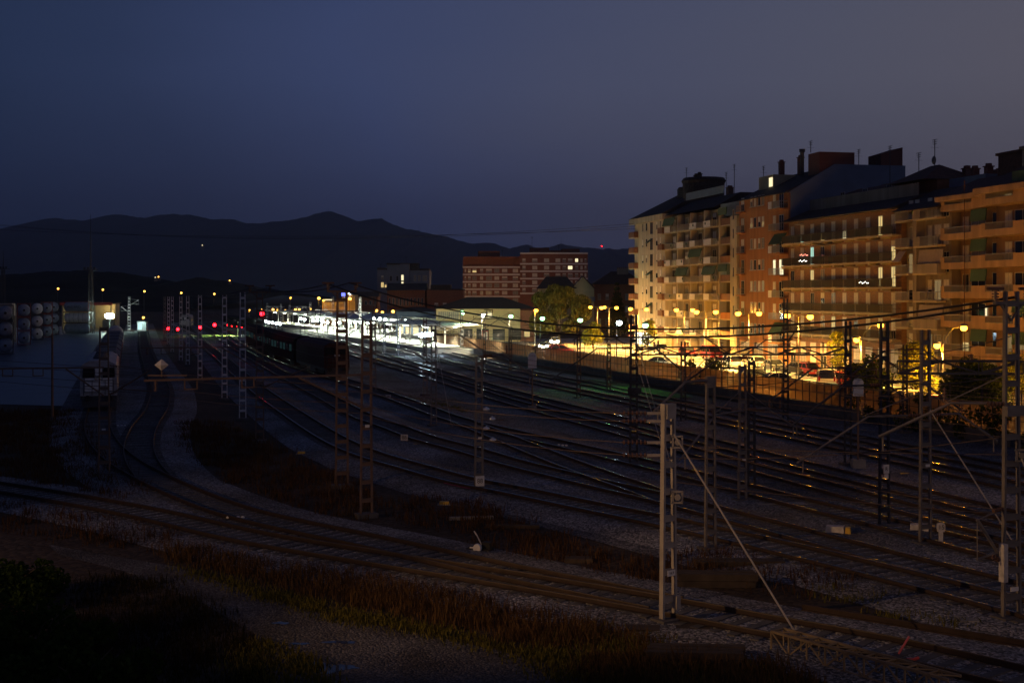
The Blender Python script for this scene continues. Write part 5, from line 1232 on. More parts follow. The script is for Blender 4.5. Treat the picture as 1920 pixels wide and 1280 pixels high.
# cream station hall with dark hipped roof
s = 9.2; t, Wd = house('cream station hall with a dark hipped roof and a brick end', 818, 1003, s, 0.0, 'station_hall', 'station hall'); ze = zof(579, s)
M['hallcream'] = mat('hall_cream', (.60, .49, .27), .85, 0, .1, .5)
b = MB(); b.b2(0, Wd-3.0, 0, 14, 0, ze); b.build('wall', M['hallcream'], t)
b = MB(); b.b2(Wd-2.98, Wd, .1, 14, 0, ze-.3); b.build('brick_end', M['redbrick'], t)
b = MB(); hip(b, -1.0, Wd+.4, -1.0, 15, ze+.02, zof(557, s), 7.0); b.build('roof', M['roof'], t)
b = MB(); b.b2(-1.5, 2.3, -1.3, 0, zof(609, s), zof(605, s)); b.b2(-6, 3.6, -3.5, -.01, zof(606, s), zof(602, s)); b.build('side_canopy', M['darksteel'], t)
win(t, 10.9, zof(596, s), .95, 1.2, 0, 'white', 0, True); win(t, Wd-1.6, .9, 1.2, 1.2, .1, 'warm', 0, False)
b = MB(); b.b2(.3, 4.6, -.05, -.003, zof(598, s), zof(584, s)); o = b.build('glazed_band', M['curtain'], t)
b = MB()
for k in range(11): b.b2(.35+k*.42, .42+k*.42, -.1, -.052, zof(598, s), zof(584, s))
b.build('mullion', M['cream'], o)
for k in range(4):
    b = MB(); b.b2(4.9+k*3.3, 7.4+k*3.3, -.05, -.003, .3, 2.6); b.build('doorway', M['glass'], t)
b = MB(); b.b2(9.4, 10.6, -2.5, -2.3, 0.3, 2.3); b.build('poster_panel', M['redfascia'], t); b = MB(); b.b2(9.5, 10.5, -2.53, -2.51, .5, 2.1); b.build('poster', M['white'], t)
# dark building left of the hall under the cables
s = 8.4; t, Wd = house('low dark station annex behind the canopies', 742, 815, s); z = zof(584, s)
b = MB(); b.b2(0, Wd, 0, 9, 0, z); b.build('wall', M['bluewall'], t); b = MB(); hip(b, -.5, Wd+.3, -.5, 9.5, z+.01, zof(576, s), 3); b.build('roof', M['roof'], t)
b = MB(); b.b2(.2, Wd-.2, -2.4, -.01, 3.5, 3.8); o = b.build('side_canopy', M['white'], t)
for k in range(3): lamp_light(t, (1.5+k*2.7, -1.4, 3.2), WHITE, 420, .2)
for k in range(5):
    b = MB(); b.b2(.5+k*1.7, 1.7+k*1.7, -.05, -.003, .3, 2.9); b.build('doorway', M['litwhite'], t)
# gabled house and brick house behind the willow
s = 7.3; t, Wd = house('pale gabled house behind the willow, dark roof sloping left', 1010, 1114, s, 0, 'gabled_house', 'house'); z = zof(541, s)
b = MB(); b.b2(0, Wd, 0, 9, 0, z); b.extr([(Wd-5.6, z+.01), (Wd, z+.01), (Wd-2.8, zof(519, s))], 0.0, .3, 'y'); b.build('wall', M['ochre'], t)
b = MB(); b.add([(Wd-5.9, -.4, z), (Wd-2.8, -.4, zof(517.5, s)), (Wd-2.8, 9, zof(517.5, s)), (Wd-5.9, 9, z)], [(0, 1, 2, 3)]); b.add([(Wd+.3, -.4, z), (Wd-2.8, -.4, zof(517.5, s)), (Wd-2.8, 9, zof(517.5, s)), (Wd+.3, 9, z)], [(3, 2, 1, 0)])
hip(b, -.5, Wd-4.4, -.6, 9, z+.02, zof(518, s), 2.5); b.build('roof', M['roof'], t)
win(t, Wd-1.8, 4.2, 1.5, 1.6, 0, 'dark', 0); win(t, Wd-4.0, 4.2, 1.2, 1.6, 0, 'dark', .5); b = MB(); b.b2(Wd-2.6, Wd+.2, -.5, -.01, 7.8, 9.0); b.build('balcony', M['bluewall'], t)
s = 7.0; t, Wd = house('red brick house with steep dark roof and chimney pots, next to the cream block', 1114, 1212, s, 0, 'brick_house', 'house'); z = zof(533, s)
b = MB(); b.b2(0, Wd, 0, 11, 0, z); b.build('wall', M['redbrick'], t); b = MB(); hip(b, -.5, Wd+.5, -.5, 11.5, z+.02, zof(508, s), 5.5); b.build('roof', M['roof'], t)
for q in range(3):
    for x in (1.4, 3.5, 8.8, 10.6): win(t, x, 1.6+q*3.3, .85, 1.6, 0, 'curtain' if x != 3.5 or q != 2 else 'curtain', rnd.choice([0, .5, 1]))
b = MB(); b.b2(6.5, 9.5, 4, 5.4, zof(520, s), zof(503, s)); b.build('chimney_stack', M['greyrender'], t)
for k in range(6): b = MB(); b.lathe([(.14, zof(503, s)+.01), (.18, zof(500, s))], 'z', (6.75+k*.5, 4.7, 0), 8); b.build('chimney_pot', M['darkbrick'], t)
# low building with a blue sign, far left centre
s = 5.6; t, Wd = house('low sodium lit building with a small blue and a white lit sign on its roof', 604, 666, s); z = zof(566, s)
b = MB(); b.b2(0, Wd, 0, 9, 0, z); b.b2(Wd*.62, Wd, -1, 8.5, z+.01, zof(553, s)); b.build('wall', M['ochre'], t); b = MB(); b.b2(-.2, Wd*.61, -.2, 9.2, z+.01, z+.4); b.build('roof', M['roof'], t)
b = MB(); b.b2(Wd*.60, Wd*.76, -1.3, -1.05, zof(555, s), zof(549, s)); b.build('blue_sign', M['bluesign'], t); b = MB(); b.b2(Wd*.80, Wd*.88, -1.3, -1.05, zof(553, s), zof(549, s)); b.build('white_sign', glow('sign_white_glow', (.8, .9, 1), 4), t)
b = MB(); b.b2(.8, 3.2, -.05, -.003, zof(563, s), zof(561, s)); b.build('lit_strip', M['litwhite'], t)
s = 5.4; t, Wd = house('dim brick terrace behind the brown masts, left of the long mill', 664, 708, s); z = zof(556, s)
b = MB(); b.b2(0, Wd, 0, 9, 0, z); b.build('wall', M['redbrick'], t); b = MB(); b.extr([(-.4, z+.01), (9.4, z+.01), (4.5, z+1.8)], -.3, Wd+.3, 'x'); b.build('roof', M['roof'], t)
for k in range(5): win(t, .9+k*1.6, 6, .7, 1.4, 0, 'dark', 0, False)
# small houses with a light on the hills, and radio masts on the ridge
for i, (x, y, Y, gl, lb) in enumerate(((293, 520, 900, 'lampw', 'tiny lit farmhouse on the hill, left one of the pair'), (299, 519, 905, 'lampfar', 'tiny lit farmhouse on the hill, right one of the pair'), (432, 526, 1000, 'lampfar', 'tiny lit farmhouse low on the hill above the silver masts'), (381, 460, 3300, 'lampw', 'tiny lit farmhouse high on the mountain slope'))):
    p = W(x, y, F/Y); k = Y/900*.3; t = thing('farmhouse', lb, 'house', (p.x, p.y-8*k, p.z), 0, 'lit farmhouses on the hills')
    b = MB(); b.b2(-3*k, 3*k, 0, 6*k, -9*k, 2*k); b.build('wall', M['greyrender'], t); b = MB(); b.extr([(-.4*k, 2*k), (6.4*k, 2*k), (3*k, 3.6*k)], -3.3*k, 3.3*k, 'x'); b.build('roof', M['roof'], t)
    b = MB(); b.b2(-1.2*k, 1.2*k, -.4*k, -.05*k, -1.2*k, 1.2*k); b.build('window', M['lampfar' if gl == 'lampfar' else 'litwhite'], t)
for x, y0, y1, lb, red in ((1052, 459, 446, 'radio mast on the rounded ridge top', 0), (1128, 467, 456, 'radio mast with a red light on the ridge', 1), (786, 433, 424, 'thin radio mast on the ridge left of the grey tower', 0), (616, 396, 391, 'tiny radio mast on the mountain peak', 0)):
    p = W(x, y0+3, F/6480); t = thing('radio_mast', lb, 'radio mast', p, 0, 'radio masts on the ridge'); h_ = (y0+3-y1)*6480/F
    b = MB(); b.tube([(0, 0, 0), (0, 0, h_)], 1.3, 5, .8); b.build('shaft', M['darksteel'], t)
    if red: b = MB(); b.ball((0, -2, h_*.6), 2.6, 8, 5); b.build('warning_light', M['lampred'], t)

# ---------------------------------------------------------------- boundary fence
M['screen'] = screen_mat('mesh_screen', (.36, .25, .17), .22, .78)
M['hedge'] = mat('hedge_green', (.04, .07, .02), .9, 0, .3, 3)
FY = [60, 80, 100, 120, 140, 160, 180, 200, 222, 246]
for i, (a, c) in enumerate(zip(FY, FY[1:])):
    lb = ('at the right edge behind the dark tree', 'behind the close mast with the long guy wire', 'behind the truss gantry end mast', 'in front of the parked cars', 'in front of the lit bushes', 'in front of the bright car park entrance', 'behind the tall gantry mast and green grass', 'in front of the cream station hall', 'at the far left end beside the platform')[i]
    A = Vector((fenceX(a), a, 0)); B = Vector((fenceX(c), c, 0)); d = B-A; Ln = d.length; rz = math.atan2(d.y, d.x)
    t = thing('boundary_fence', 'dark mesh fence stretch on low wall '+lb, 'fence', A, rz, 'boundary fence stretches')
    m = MB(); m.b2(0, Ln, -.15, .15, 0, .85); m.build('base_wall', M['darkconcrete'], t)
    m = MB(); m.b2(0, Ln, -.008, .008, .9, 2.45); m.build('mesh_screen', M['screen'], t)
    m = MB(); k = 0.0
    while k < Ln:
        m.box((k, 0, 1.72), (.09, .07, 1.74)); k += 1.15
    for z in (.9, 1.7, 2.5): m.box((Ln/2, .0, z), (Ln, .05, .05))
    m.build('rails_and_posts', M['darksteel'], t)
    m = MB(); k = 0.0
    while k < Ln:
        m.box((k, 0, 3.1), (.05, .05, 1.2)); k += 3.4
    for z in (2.75, 3.0, 3.3, 3.6): m.tube([(0, 0, z), (Ln, 0, z)], .012, 4)
    m.build('top_wires', M['darksteel'], t)

# ---------------------------------------------------------------- cars
PAINT = {}
def paint(nm, c, r=.28):
    PAINT[nm] = mat('car_paint_'+nm, c, r, .1, .06, 2, spec=.6); return PAINT[nm]
for nm, c in (('white', (.72, .72, .70)), ('silver', (.36, .37, .38)), ('black', (.02, .02, .024)), ('blue', (.03, .06, .14)), ('red', (.42, .03, .03)), ('grey', (.14, .15, .16)), ('beige', (.45, .38, .28)), ('green', (.03, .10, .07))): paint(nm, c)
M['taillight'] = mat('tail_light', (.4, .02, .02), .25, 0, 0); M['frontlight'] = mat('head_light', (.7, .7, .7), .15, .2, 0)
def car_proto(kind):
    Lc, Wc, Hc = {'hatch': (4.0, 1.72, 1.48), 'sedan': (4.5, 1.76, 1.44), 'van': (4.6, 1.85, 1.9), 'suv': (4.4, 1.82, 1.70)}[kind]
    x = Lc/2; zb = .28; zs = .92 if kind != 'van' else 1.05
    if kind == 'sedan': cab = [(x*.42, zs), (x*.12, Hc), (-x*.42, Hc), (-x*.78, zs+.06)]
    elif kind == 'van': cab = [(x*.66, zs), (x*.38, Hc), (-x*.93, Hc), (-x*.98, zs)]
    elif kind == 'suv': cab = [(x*.48, zs), (x*.18, Hc), (-x*.82, Hc), (-x*.96, zs)]
    else: cab = [(x*.52, zs), (x*.18, Hc), (-x*.72, Hc), (-x*.95, zs)]
    b = MB(); low = [(x*.98, zb), (x, .55), (x*.94, .74), (cab[0][0], zs), (cab[-1][0], zs), (-x*.99, .86), (-x, .5), (-x*.97, zb)]
    n = len(low); vs = []
    for sd, kk in ((-1, 1), (1, 1)):
        for (a, z) in low: vs.append((a, sd*(Wc/2 if z > .4 else Wc/2-.05), z))
    b.add(vs, [tuple(range(n-1, -1, -1)), tuple(range(n, 2*n))]+[(i, (i+1) % n, n+(i+1) % n, n+i) for i in range(n)])
    # roof skin and pillars
    wi, wr = Wc/2-.04, Wc/2-.20
    (fx, fz), (rx, rz_), (bx, bz), (ex, ez) = cab
    b.add([(rx, -wr, rz_), (rx, wr, rz_), (bx, wr, bz), (bx, -wr, bz), (rx-.05, -wr, rz_+.05), (rx-.05, wr, rz_+.05), (bx+.05, wr, bz+.04), (bx+.05, -wr, bz+.04)], [(4, 5, 6, 7), (0, 1, 5, 4), (2, 3, 7, 6), (1, 2, 6, 5), (3, 0, 4, 7)])
    for sd in (-1, 1):
        for (p, q) in (((fx, sd*wi, fz), (rx, sd*wr, rz_)), ((ex, sd*wi, ez), (bx, sd*wr, bz)), (((fx+ex)/2, sd*wi, zs), ((rx+bx)/2, sd*wr, Hc)), ((rx, sd*wr, rz_), (bx, sd*wr, bz))): b.beam(p, q, .075)
    gl = MB(); wi2, wr2 = wi-.012, wr-.012
    gl.add([(fx, -wi2, fz), (fx, wi2, fz), (rx, wr2, rz_), (rx, -wr2, rz_), (ex, -wi2, ez), (ex, wi2, ez), (bx, wr2, bz), (bx, -wr2, bz)], [(0, 1, 2, 3), (5, 4, 7, 6), (4, 0, 3, 7), (1, 5, 6, 2), (3, 2, 6, 7)])
    root = thing('car', '', 'car', (0, 0, 0)); 
    bd = b.build('body', PAINT['white'], root); gl.build('glass', M['glass'], root)
    for xx in (x*.62, -x*.60):
        for sd in (-1, 1):
            wt = MB(); wt.lathe([(.22, -.1), (.315, -.1), (.33, -.06), (.33, .06), (.315, .1), (.22, .1)], 'y', (xx, sd*(Wc/2-.08), .33), 16); o = wt.build('wheel', M['black'], root)
            rm = MB(); rm.lathe([(.05, sd*.105), (.2, sd*.1), (.215, sd*.06)], 'y', (xx, sd*(Wc/2-.08), .33), 10); rm.build('rim', M['frontlight'], o)
    for sd in (-1, 1):
        h = MB(); h.box((x*.965, sd*(Wc/2-.27), .66), (.16, .36, .15)); h.build('headlight', M['frontlight'], root)
        h = MB(); h.box((-x*.985, sd*(Wc/2-.16), .82 if kind in ('sedan', 'hatch') else 1.0), (.08, .2, .2 if kind != 'van' else .42)); h.build('taillight', M['taillight'], root)
        h = MB(); h.box((fx-.1, sd*(Wc/2+.09), zs+.08), (.1, .18, .12)); h.build('mirror', M['black'], root)
    for e in (1, -1):
        h = MB(); h.box((e*x*1.003, 0, .48), (.02, .5, .11)); h.build('number_plate', M['white'], root)
    return root
PROTO = {}; used = set()
def car(kind, col, px, py, head, label, xy=None, lights=False):
    if kind not in PROTO: PROTO[kind] = car_proto(kind)
    o = PROTO[kind] if kind not in used else copy_tree(PROTO[kind]); 
    used.add(kind)
    p = G(px, py) if xy is None else Vector((xy[0], xy[1], 0)); o.location = (p.x, p.y, .01); o.rotation_euler = (0, 0, R(head)); tag(o, label, 'car', 'cars parked along the street')
    for ch in o.children:
        if ch.name.startswith('body'):
            ch.material_slots[0].link = 'OBJECT'; ch.material_slots[0].material = PAINT[col]
    if lights:
        for ch in o.children:
            if ch.name.startswith('headlight'):
                ch.material_slots[0].link = 'OBJECT'; ch.material_slots[0].material = M['headlight']
        lamp_light(o, (2.6, 0, .75), (1, .9, .65), 700, .2, 'POINT')
        for sd in (-.6, .6):
            q = MB(); q.ball((2.02, sd, .68), .24, 10, 6); q.build('headlight_beam_glass', M['headlight'], o)
    return o
# heading 0 = pointing to +X; the street runs towards the camera at about -78 degrees
SH = -77.8
CARS = [('van', 'white', 1549, 726, 78, 'white van with dark rear window, parked rear towards the tracks'), ('hatch', 'red', 1580, 724, 70, 'bright red hatchback beside the white van'),
 ('sedan', 'blue', 1545, 748, 190, 'dark blue saloon parked broadside in front of the white van'), ('hatch', 'black', 1497, 742, 10, 'black hatchback left of the dark blue saloon'), ('suv', 'beige', 1506, 757, 168, 'large beige off-roader close to the fence, left of the white backed signal'),
 ('suv', 'grey', 1562, 767, 170, 'grey off-roader close to the fence beside the beige one'), ('sedan', 'silver', 1634, 772, 172, 'silver saloon in the car park right of the white backed signal'), ('hatch', 'white', 1656, 780, 8, 'white hatchback close to the fence, in front of the silver saloon'),
 ('suv', 'black', 1703, 788, 170, 'black off-roader with a gleaming roof below the yellow tree'), ('hatch', 'silver', 1680, 758, 12, 'silver hatchback in the second parking row below the yellow tree'), ('sedan', 'beige', 1712, 764, 14, 'beige saloon in the second parking row below the yellow tree'), ('hatch', 'red', 1752, 776, 170, 'red hatchback half hidden by the dark tree'),
 ('sedan', 'silver', 1790, 770, 10, 'silver saloon behind the dark tree trunk'), ('hatch', 'grey', 1826, 784, 172, 'grey hatchback low behind the dark tree'), ('hatch', 'white', 1868, 800, 10, 'white hatchback at the right edge behind the biggest mast'), ('sedan', 'black', 1640, 756, 15, 'black saloon in the far parking row beside the curved lamp'),
 ('van', 'red', 1334, 672, SH, 'red van driving near the pavement before the deep loggias'), ('hatch', 'red', 1290, 668, SH, 'small red hatchback following the red van'), ('hatch', 'red', 1518, 704, SH, 'red hatchback parked at the pavement before the brick balcony block'), ('sedan', 'black', 1500, 702, SH, 'black saloon parked at the pavement before the brick balcony block'),
 ('hatch', 'silver', 1240, 662, SH, 'silver hatchback parked at the far corner of the cream block'), ('hatch', 'white', 1420, 690, SH, 'white hatchback parked at the pavement before the orange block'), ('sedan', 'grey', 1452, 696, SH, 'grey saloon parked at the pavement before the orange block'), ('suv', 'white', 1370, 690, SH+180, 'white off-roader driving away along the street'),
 ('hatch', 'red', 1052, 664, 12, 'dark red car behind the fence below the willow'), ('sedan', 'silver', 1240, 690, -14, 'silver saloon crossing the bright junction'), ('sedan', 'silver', 1462, 724, 8, 'silver saloon in the car park left of the white van'), ('hatch', 'grey', 1418, 716, 6, 'grey hatchback in the car park behind the lit bushes')]
for k, c, x, y, hd, lb in CARS: car(k, c, x, y, hd, lb)
car('sedan', 'silver', 1022, 656, -100, 'car with dazzling headlights at the street corner left of the willow', lights=True)
car('hatch', 'grey', 1041, 646, -95, 'second car with headlights on, farther back below the willow', lights=True)
# road signs
def road_sign(px, py, s, label):
    X = (px-CX)/s; t = thing('road_sign', label, 'road sign', (X, F/s, 0)); z = zof(py, s)
    b = MB(); b.tube([(0, 0, 0), (0, 0, z+.3)], .04, 6); b.build('post', M['galv'], t)
    b = MB(); b.lathe([(.36, -.06), (.36, -.03)], 'y', (0, 0, z), 16); o = b.build('disc', M['redfascia'], t)
    b = MB(); b.lathe([(.25, -.075), (.25, -.062)], 'y', (0, 0, z), 16); b.build('disc_face', M['white'], o)
road_sign(1182, 630, 11.5, 'round red rimmed road sign beside the tall gantry mast')

# ---------------------------------------------------------------- trees
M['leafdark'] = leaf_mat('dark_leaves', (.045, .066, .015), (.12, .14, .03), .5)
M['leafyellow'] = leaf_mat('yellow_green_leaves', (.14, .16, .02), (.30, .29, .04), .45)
M['leafwillow'] = leaf_mat('willow_leaves', (.065, .068, .017), (.14, .125, .03), .45)
M['needle'] = leaf_mat('conifer_needles', (.015, .025, .012), (.035, .045, .02), .2)
M['bark'] = mat('bark', (.09, .065, .045), .9, 0, .3, 6)
def leafcloud(mb, rnd, lobes, n, size, droop=0.0):
    tot = sum(l[3]**2 for l in lobes)
    for (lx, ly, lz, lr, ez) in lobes:
        for _ in range(int(n*lr*lr/tot)):
            while True:
                u = Vector((rnd.uniform(-1, 1), rnd.uniform(-1, 1), rnd.uniform(-1, 1)))
                if u.length <= 1 and u.length > .35*rnd.random()+.2: break
            r = u.length; c = Vector((lx+u.x*lr, ly+u.y*lr, lz+u.z*lr*ez))
            a = Vector((rnd.gauss(0, 1), rnd.gauss(0, 1), rnd.gauss(0, 1))).normalized(); d = Vector((rnd.gauss(0, 1), rnd.gauss(0, 1), rnd.gauss(0, 1)-droop)).normalized()
            e = a.cross(d)
            if e.length < .1: continue
            e.normalize(); k = size*rnd.uniform(.6, 1.4)
            if droop: d = Vector((d.x*.25, d.y*.25, -1)).normalized()
            mb.add([c-e*k*.35, c+d*k*.5, c+e*k*.35, c-d*k*.5], [(0, 1, 2, 3)])
def tree(label, px, s, trunk_h, lobes, n, size, leaf, seed, name='tree', droop=0.0, tr=.16, cat='tree', base=None):
    rnd = random.Random(seed); X = (px-CX)/s; t = thing(name, label, cat, (X, F/s, 0))
    b = MB(); top = max(l[2] for l in lobes); b.tube([(0, 0, 0), (.05, 0, trunk_h*.5), (-.05, .05, trunk_h), (0, 0, top)], tr, 7, tr*.25)
    for l in lobes: b.tube([(0, 0, trunk_h*.8), (l[0]*.5, l[1]*.5, (trunk_h+l[2])*.5), (l[0]*.9, l[1]*.9, l[2])], tr*.45, 5, tr*.1)
    b.build('trunk', M['bark'], t)
    f = MB(); leafcloud(f, rnd, lobes, n, size, droop); f.build('crown', M[leaf], t); return t
def lobes_for(rnd, w_, z0, z1, k, r, ez=.8):
    out = []
    for i in range(k):
        q = (i+.5)/k; z = z0+(z1-z0)*q; ww = w_*math.sin(math.pi*(.2+.75*q))
        for j in range(3): out.append((rnd.uniform(-1, 1)*ww, rnd.uniform(-1, 1)*ww*.7, z+rnd.uniform(-.4, .4), r*rnd.uniform(.7, 1.2), ez))
    return out
rr = random.Random(4)
tree('big round willow in front of the pale gabled house', 1048, 9.6, 2.5, lobes_for(rr, 5.6, 2.6, 10.8, 6, 2.1), 10000, .5, 'leafwillow', 1, 'willow_tree', 1.5, .35)
cl = [(0, 0, 2.0+k*1.1, 2.3*(1-k/10.0)+.25, .55) for k in range(10)]
tree('dark pointed conifer behind the double lamp', 1157, 8.6, 1.5, cl, 3600, .5, 'needle', 2, 'conifer_tree', .8, .2)
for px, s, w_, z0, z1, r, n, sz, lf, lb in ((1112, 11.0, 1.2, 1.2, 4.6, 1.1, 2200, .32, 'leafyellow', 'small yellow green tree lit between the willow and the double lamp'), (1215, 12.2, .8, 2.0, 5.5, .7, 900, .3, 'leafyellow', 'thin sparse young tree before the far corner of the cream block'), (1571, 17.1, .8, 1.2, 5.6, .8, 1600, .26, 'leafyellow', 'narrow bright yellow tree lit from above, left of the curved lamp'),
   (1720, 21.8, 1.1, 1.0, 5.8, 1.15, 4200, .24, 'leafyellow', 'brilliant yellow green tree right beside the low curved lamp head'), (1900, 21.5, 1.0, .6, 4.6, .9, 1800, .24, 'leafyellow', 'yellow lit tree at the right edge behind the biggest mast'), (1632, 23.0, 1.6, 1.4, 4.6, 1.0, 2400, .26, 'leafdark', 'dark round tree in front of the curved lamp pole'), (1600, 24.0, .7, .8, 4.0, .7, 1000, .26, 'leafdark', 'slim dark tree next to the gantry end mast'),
   (1812, 25.5, 1.7, 1.0, 4.6, 1.2, 3400, .30, 'leafdark', 'broad dark tree hanging over the fence at the right'), (1850, 26.5, 2.0, .8, 5.0, 1.1, 2600, .30, 'leafdark', 'dark leafy tree between the broad dark tree and the biggest mast'), (1341, 19.2, .9, 1.0, 3.2, .75, 1300, .24, 'leafdark', 'lit bushy tree on the street side of the fence, right one'), (1297, 18.6, .7, .8, 2.8, .6, 900, .24, 'leafdark', 'lit bushy tree on the street side of the fence, left one')):
    tree(lb, px, s, max(.8, z0), lobes_for(rr, w_, z0+r*.5, z1-r*.5, 4, r), n, sz, lf, int(px), tr=.09)
def bare(px, s, h_, label):
    rnd = random.Random(px); t = thing('bare_tree', label, 'tree', ((px-CX)/s, F/s, 0)); b = MB(); b.tube([(0, 0, 0), (0, 0, h_*.45)], .14, 6, .1); b.build('trunk', M['bark'], t)
    b = MB()
    for k in range(14):
        a = rnd.uniform(0, 6.28); l = h_*rnd.uniform(.3, .6); b.tube([(0, 0, h_*.42), (math.cos(a)*l*.3, math.sin(a)*l*.3, h_*.42+l*.5), (math.cos(a)*l*.55, math.sin(a)*l*.4, h_*.42+l)], .04, 4, .012)
    b.build('branches', M['bark'], t)
bare(1126, 15.6, 3.2, 'small bare pollarded tree behind the fence, dark against the bright junction'); bare(842, 10.6, 3.6, 'small bare tree beside the cream hall door'); bare(880, 10.8, 3.4, 'small bare tree before the cream hall wall'); bare(985, 12.6, 3.0, 'small bare bush behind the fence left of the willow')
# ivy over the fence at the right
f = MB(); rnd = random.Random(9)
for k in range(26):
    Y = rnd.uniform(74, 98); leafcloud(f, rnd, [(fenceX(Y)-.15, Y, rnd.uniform(.4, 2.6), rnd.uniform(.5, .95), .9)], 130, .24)
tag(f.build('ivy', M['leafdark']), 'dark ivy covering the fence below the broad dark tree', 'ivy', kind='stuff')
f = MB()
for k in range(40):
    Y = rnd.uniform(105, 215); leafcloud(f, rnd, [(fenceX(Y)+1.0, Y, .35, .6, .7)], 40, .25)
tag(f.build('hedge', M['greengrass']), kind='stuff')
# ---------------------------------------------------------------- foreground pieces
M['boomtan'] = mat('lamplit_tan_steel', (.24, .18, .11), .7, .1, .3, 2)  # steel colour tinted tan, yellowish light on the boom painted in
M['drygrass'] = leaf_mat('dry_grass', (.08, .046, .02), (.17, .10, .042), .3)
M['olivegrass'] = leaf_mat('olive_grass', (.085, .08, .018), (.20, .17, .035), .3)
M['brownweed'] = leaf_mat('brown_weed', (.05, .026, .014), (.13, .07, .03), .3)
def inside(p, poly):
    c = False; n = len(poly)
    for i in range(n):
        a, b_ = poly[i], poly[(i+1) % n]
        if (a[1] > p[1]) != (b_[1] > p[1]) and p[0] < (b_[0]-a[0])*(p[1]-a[1])/(b_[1]-a[1])+a[0]: c = not c
    return c
def blades(name, polys, n, h0, h1, m, seed, wd=.035, kind='stuff', lean=.25):
    rnd = random.Random(seed); f = MB()
    P = [[(G(*p).x, G(*p).y) for p in q] for q in polys]
    A = [abs(sum(q[i][0]*q[(i+1) % len(q)][1]-q[(i+1) % len(q)][0]*q[i][1] for i in range(len(q)))) for q in P]
    for q, a in zip(P, A):
        x0, x1 = min(p[0] for p in q), max(p[0] for p in q); y0, y1 = min(p[1] for p in q), max(p[1] for p in q)
        k = int(n*a/sum(A)); clumps = []
        while len(clumps) < max(4, k//22):
            c = (rnd.uniform(x0, x1), rnd.uniform(y0, y1))
            if inside(c, q): clumps.append((c[0], c[1], rnd.uniform(.5, 1.25)))
        for _ in range(k):
            cx, cyy, ch = rnd.choice(clumps); x = cx+rnd.gauss(0, .28); y = cyy+rnd.gauss(0, .28)
            h_ = rnd.uniform(h0, h1)*ch; t = rnd.uniform(0, math.pi); w_ = wd*rnd.uniform(.6, 1.4); lx, ly = rnd.gauss(0, lean)*h_, rnd.gauss(0, lean)*h_
            dx, dy = math.cos(t)*w_, math.sin(t)*w_
            f.add([(x-dx, y-dy, 0), (x+dx, y+dy, 0), (x+lx*.4+dx*.6, y+ly*.4+dy*.6, h_*.6), (x+lx, y+ly, h_), (x+lx*.4-dx*.6, y+ly*.4-dy*.6, h_*.6)], [(0, 1, 2, 3, 4)])
    return tag(f.build(name, M[m]), kind=kind)
blades('dry_grass', [[(300, 1020), (480, 1052), (720, 1090), (900, 1128), (1100, 1172), (1235, 1205), (1000, 1215), (800, 1165), (600, 1120), (450, 1085), (320, 1045)], [(1230, 1215), (1440, 1250), (1520, 1275), (1500, 1330), (1200, 1330), (1050, 1260)]], 17000, .15, .5, 'drygrass', 1, .014)
blades('olive_grass', [[(300, 1058), (450, 1090), (640, 1140), (860, 1185), (1010, 1222), (1200, 1215), (1450, 1245), (1460, 1330), (1120, 1330), (960, 1230), (800, 1192), (640, 1165), (480, 1118)], [(480, 1200), (560, 1225), (640, 1290), (480, 1330), (430, 1240)], [(1100, 1165), (1260, 1200), (1180, 1230), (1020, 1200)]], 17000, .08, .22, 'olivegrass', 2, .02)
blades('brown_weeds', [[(330, 790), (420, 790), (500, 830), (620, 885), (700, 930), (680, 985), (560, 955), (430, 905), (340, 845)], [(690, 960), (760, 930), (900, 945), (1100, 1020), (1330, 1080), (1240, 1100), (1000, 1048), (820, 1000)], [(0, 770), (150, 770), (180, 830), (290, 930), (240, 945), (100, 915), (-60, 888), (-60, 770)], [(1260, 1040), (1450, 1040), (1640, 1080), (1640, 1120), (1480, 1115), (1280, 1085)], [(0, 945), (250, 985), (330, 1005), (300, 1040), (100, 1010), (-60, 985)]], 30000, .12, .55, 'brownweed', 3, .017)
blades('tall_dead_stalks', [[(480, 830), (620, 890), (700, 945), (680, 990), (560, 960), (480, 890)]], 160, 1.0, 1.9, 'drygrass', 4, .012, lean=.03)
blades('verge_weeds', [[(1600, 1140), (1800, 1160), (1840, 1180), (1660, 1170)], [(1500, 1105), (1640, 1110), (1660, 1130), (1520, 1130)], [(700, 730), (860, 765), (880, 780), (720, 742)]], 2600, .1, .4, 'olivegrass', 5, .02)
M['darkweed'] = leaf_mat('dark_weed', (.02, .016, .008), (.055, .042, .016), .3)
# dark shrubs lower left
rnd = random.Random(12)
def shrub(px, py, label, r, k, n, leaf):
    p = G(px, py); t = thing('shrub', label, 'shrub', p); b = MB(); zz = .55
    for j in range(7):
        a = j*.9; b.tube([(0, 0, 0), (math.cos(a)*r*.4, math.sin(a)*r*.4, r*.6), (math.cos(a)*r*.7, math.sin(a)*r*.7, r*.8)], .03, 5, .01)
    b.build('stems', M['bark'], t); f = MB()
    leafcloud(f, rnd, [(rnd.uniform(-1, 1)*r, rnd.uniform(-1, 1)*r, rnd.uniform(.15, .8)*r, r*rnd.uniform(.2, .5), .8) for _ in range(k)], n, .15); f.build('foliage', M[leaf], t)
M['shrubleaf'] = leaf_mat('shrub_leaves', (.018, .036, .007), (.055, .085, .018), .3)
shrub(60, 1235, 'large dark green shrub in the lower left corner', 1.5, 26, 7000, 'shrubleaf'); shrub(10, 1130, 'dark green shrub at the left edge above the corner one', 1.3, 20, 4500, 'shrubleaf'); shrub(150, 1310, 'dark green shrub at the bottom edge, right of the corner one', 1.3, 20, 4500, 'shrubleaf')
blades('brown_weeds', [[(130, 1080), (330, 1090), (480, 1195), (500, 1330), (150, 1330)]], 9000, .08, .34, 'darkweed', 8, .014)
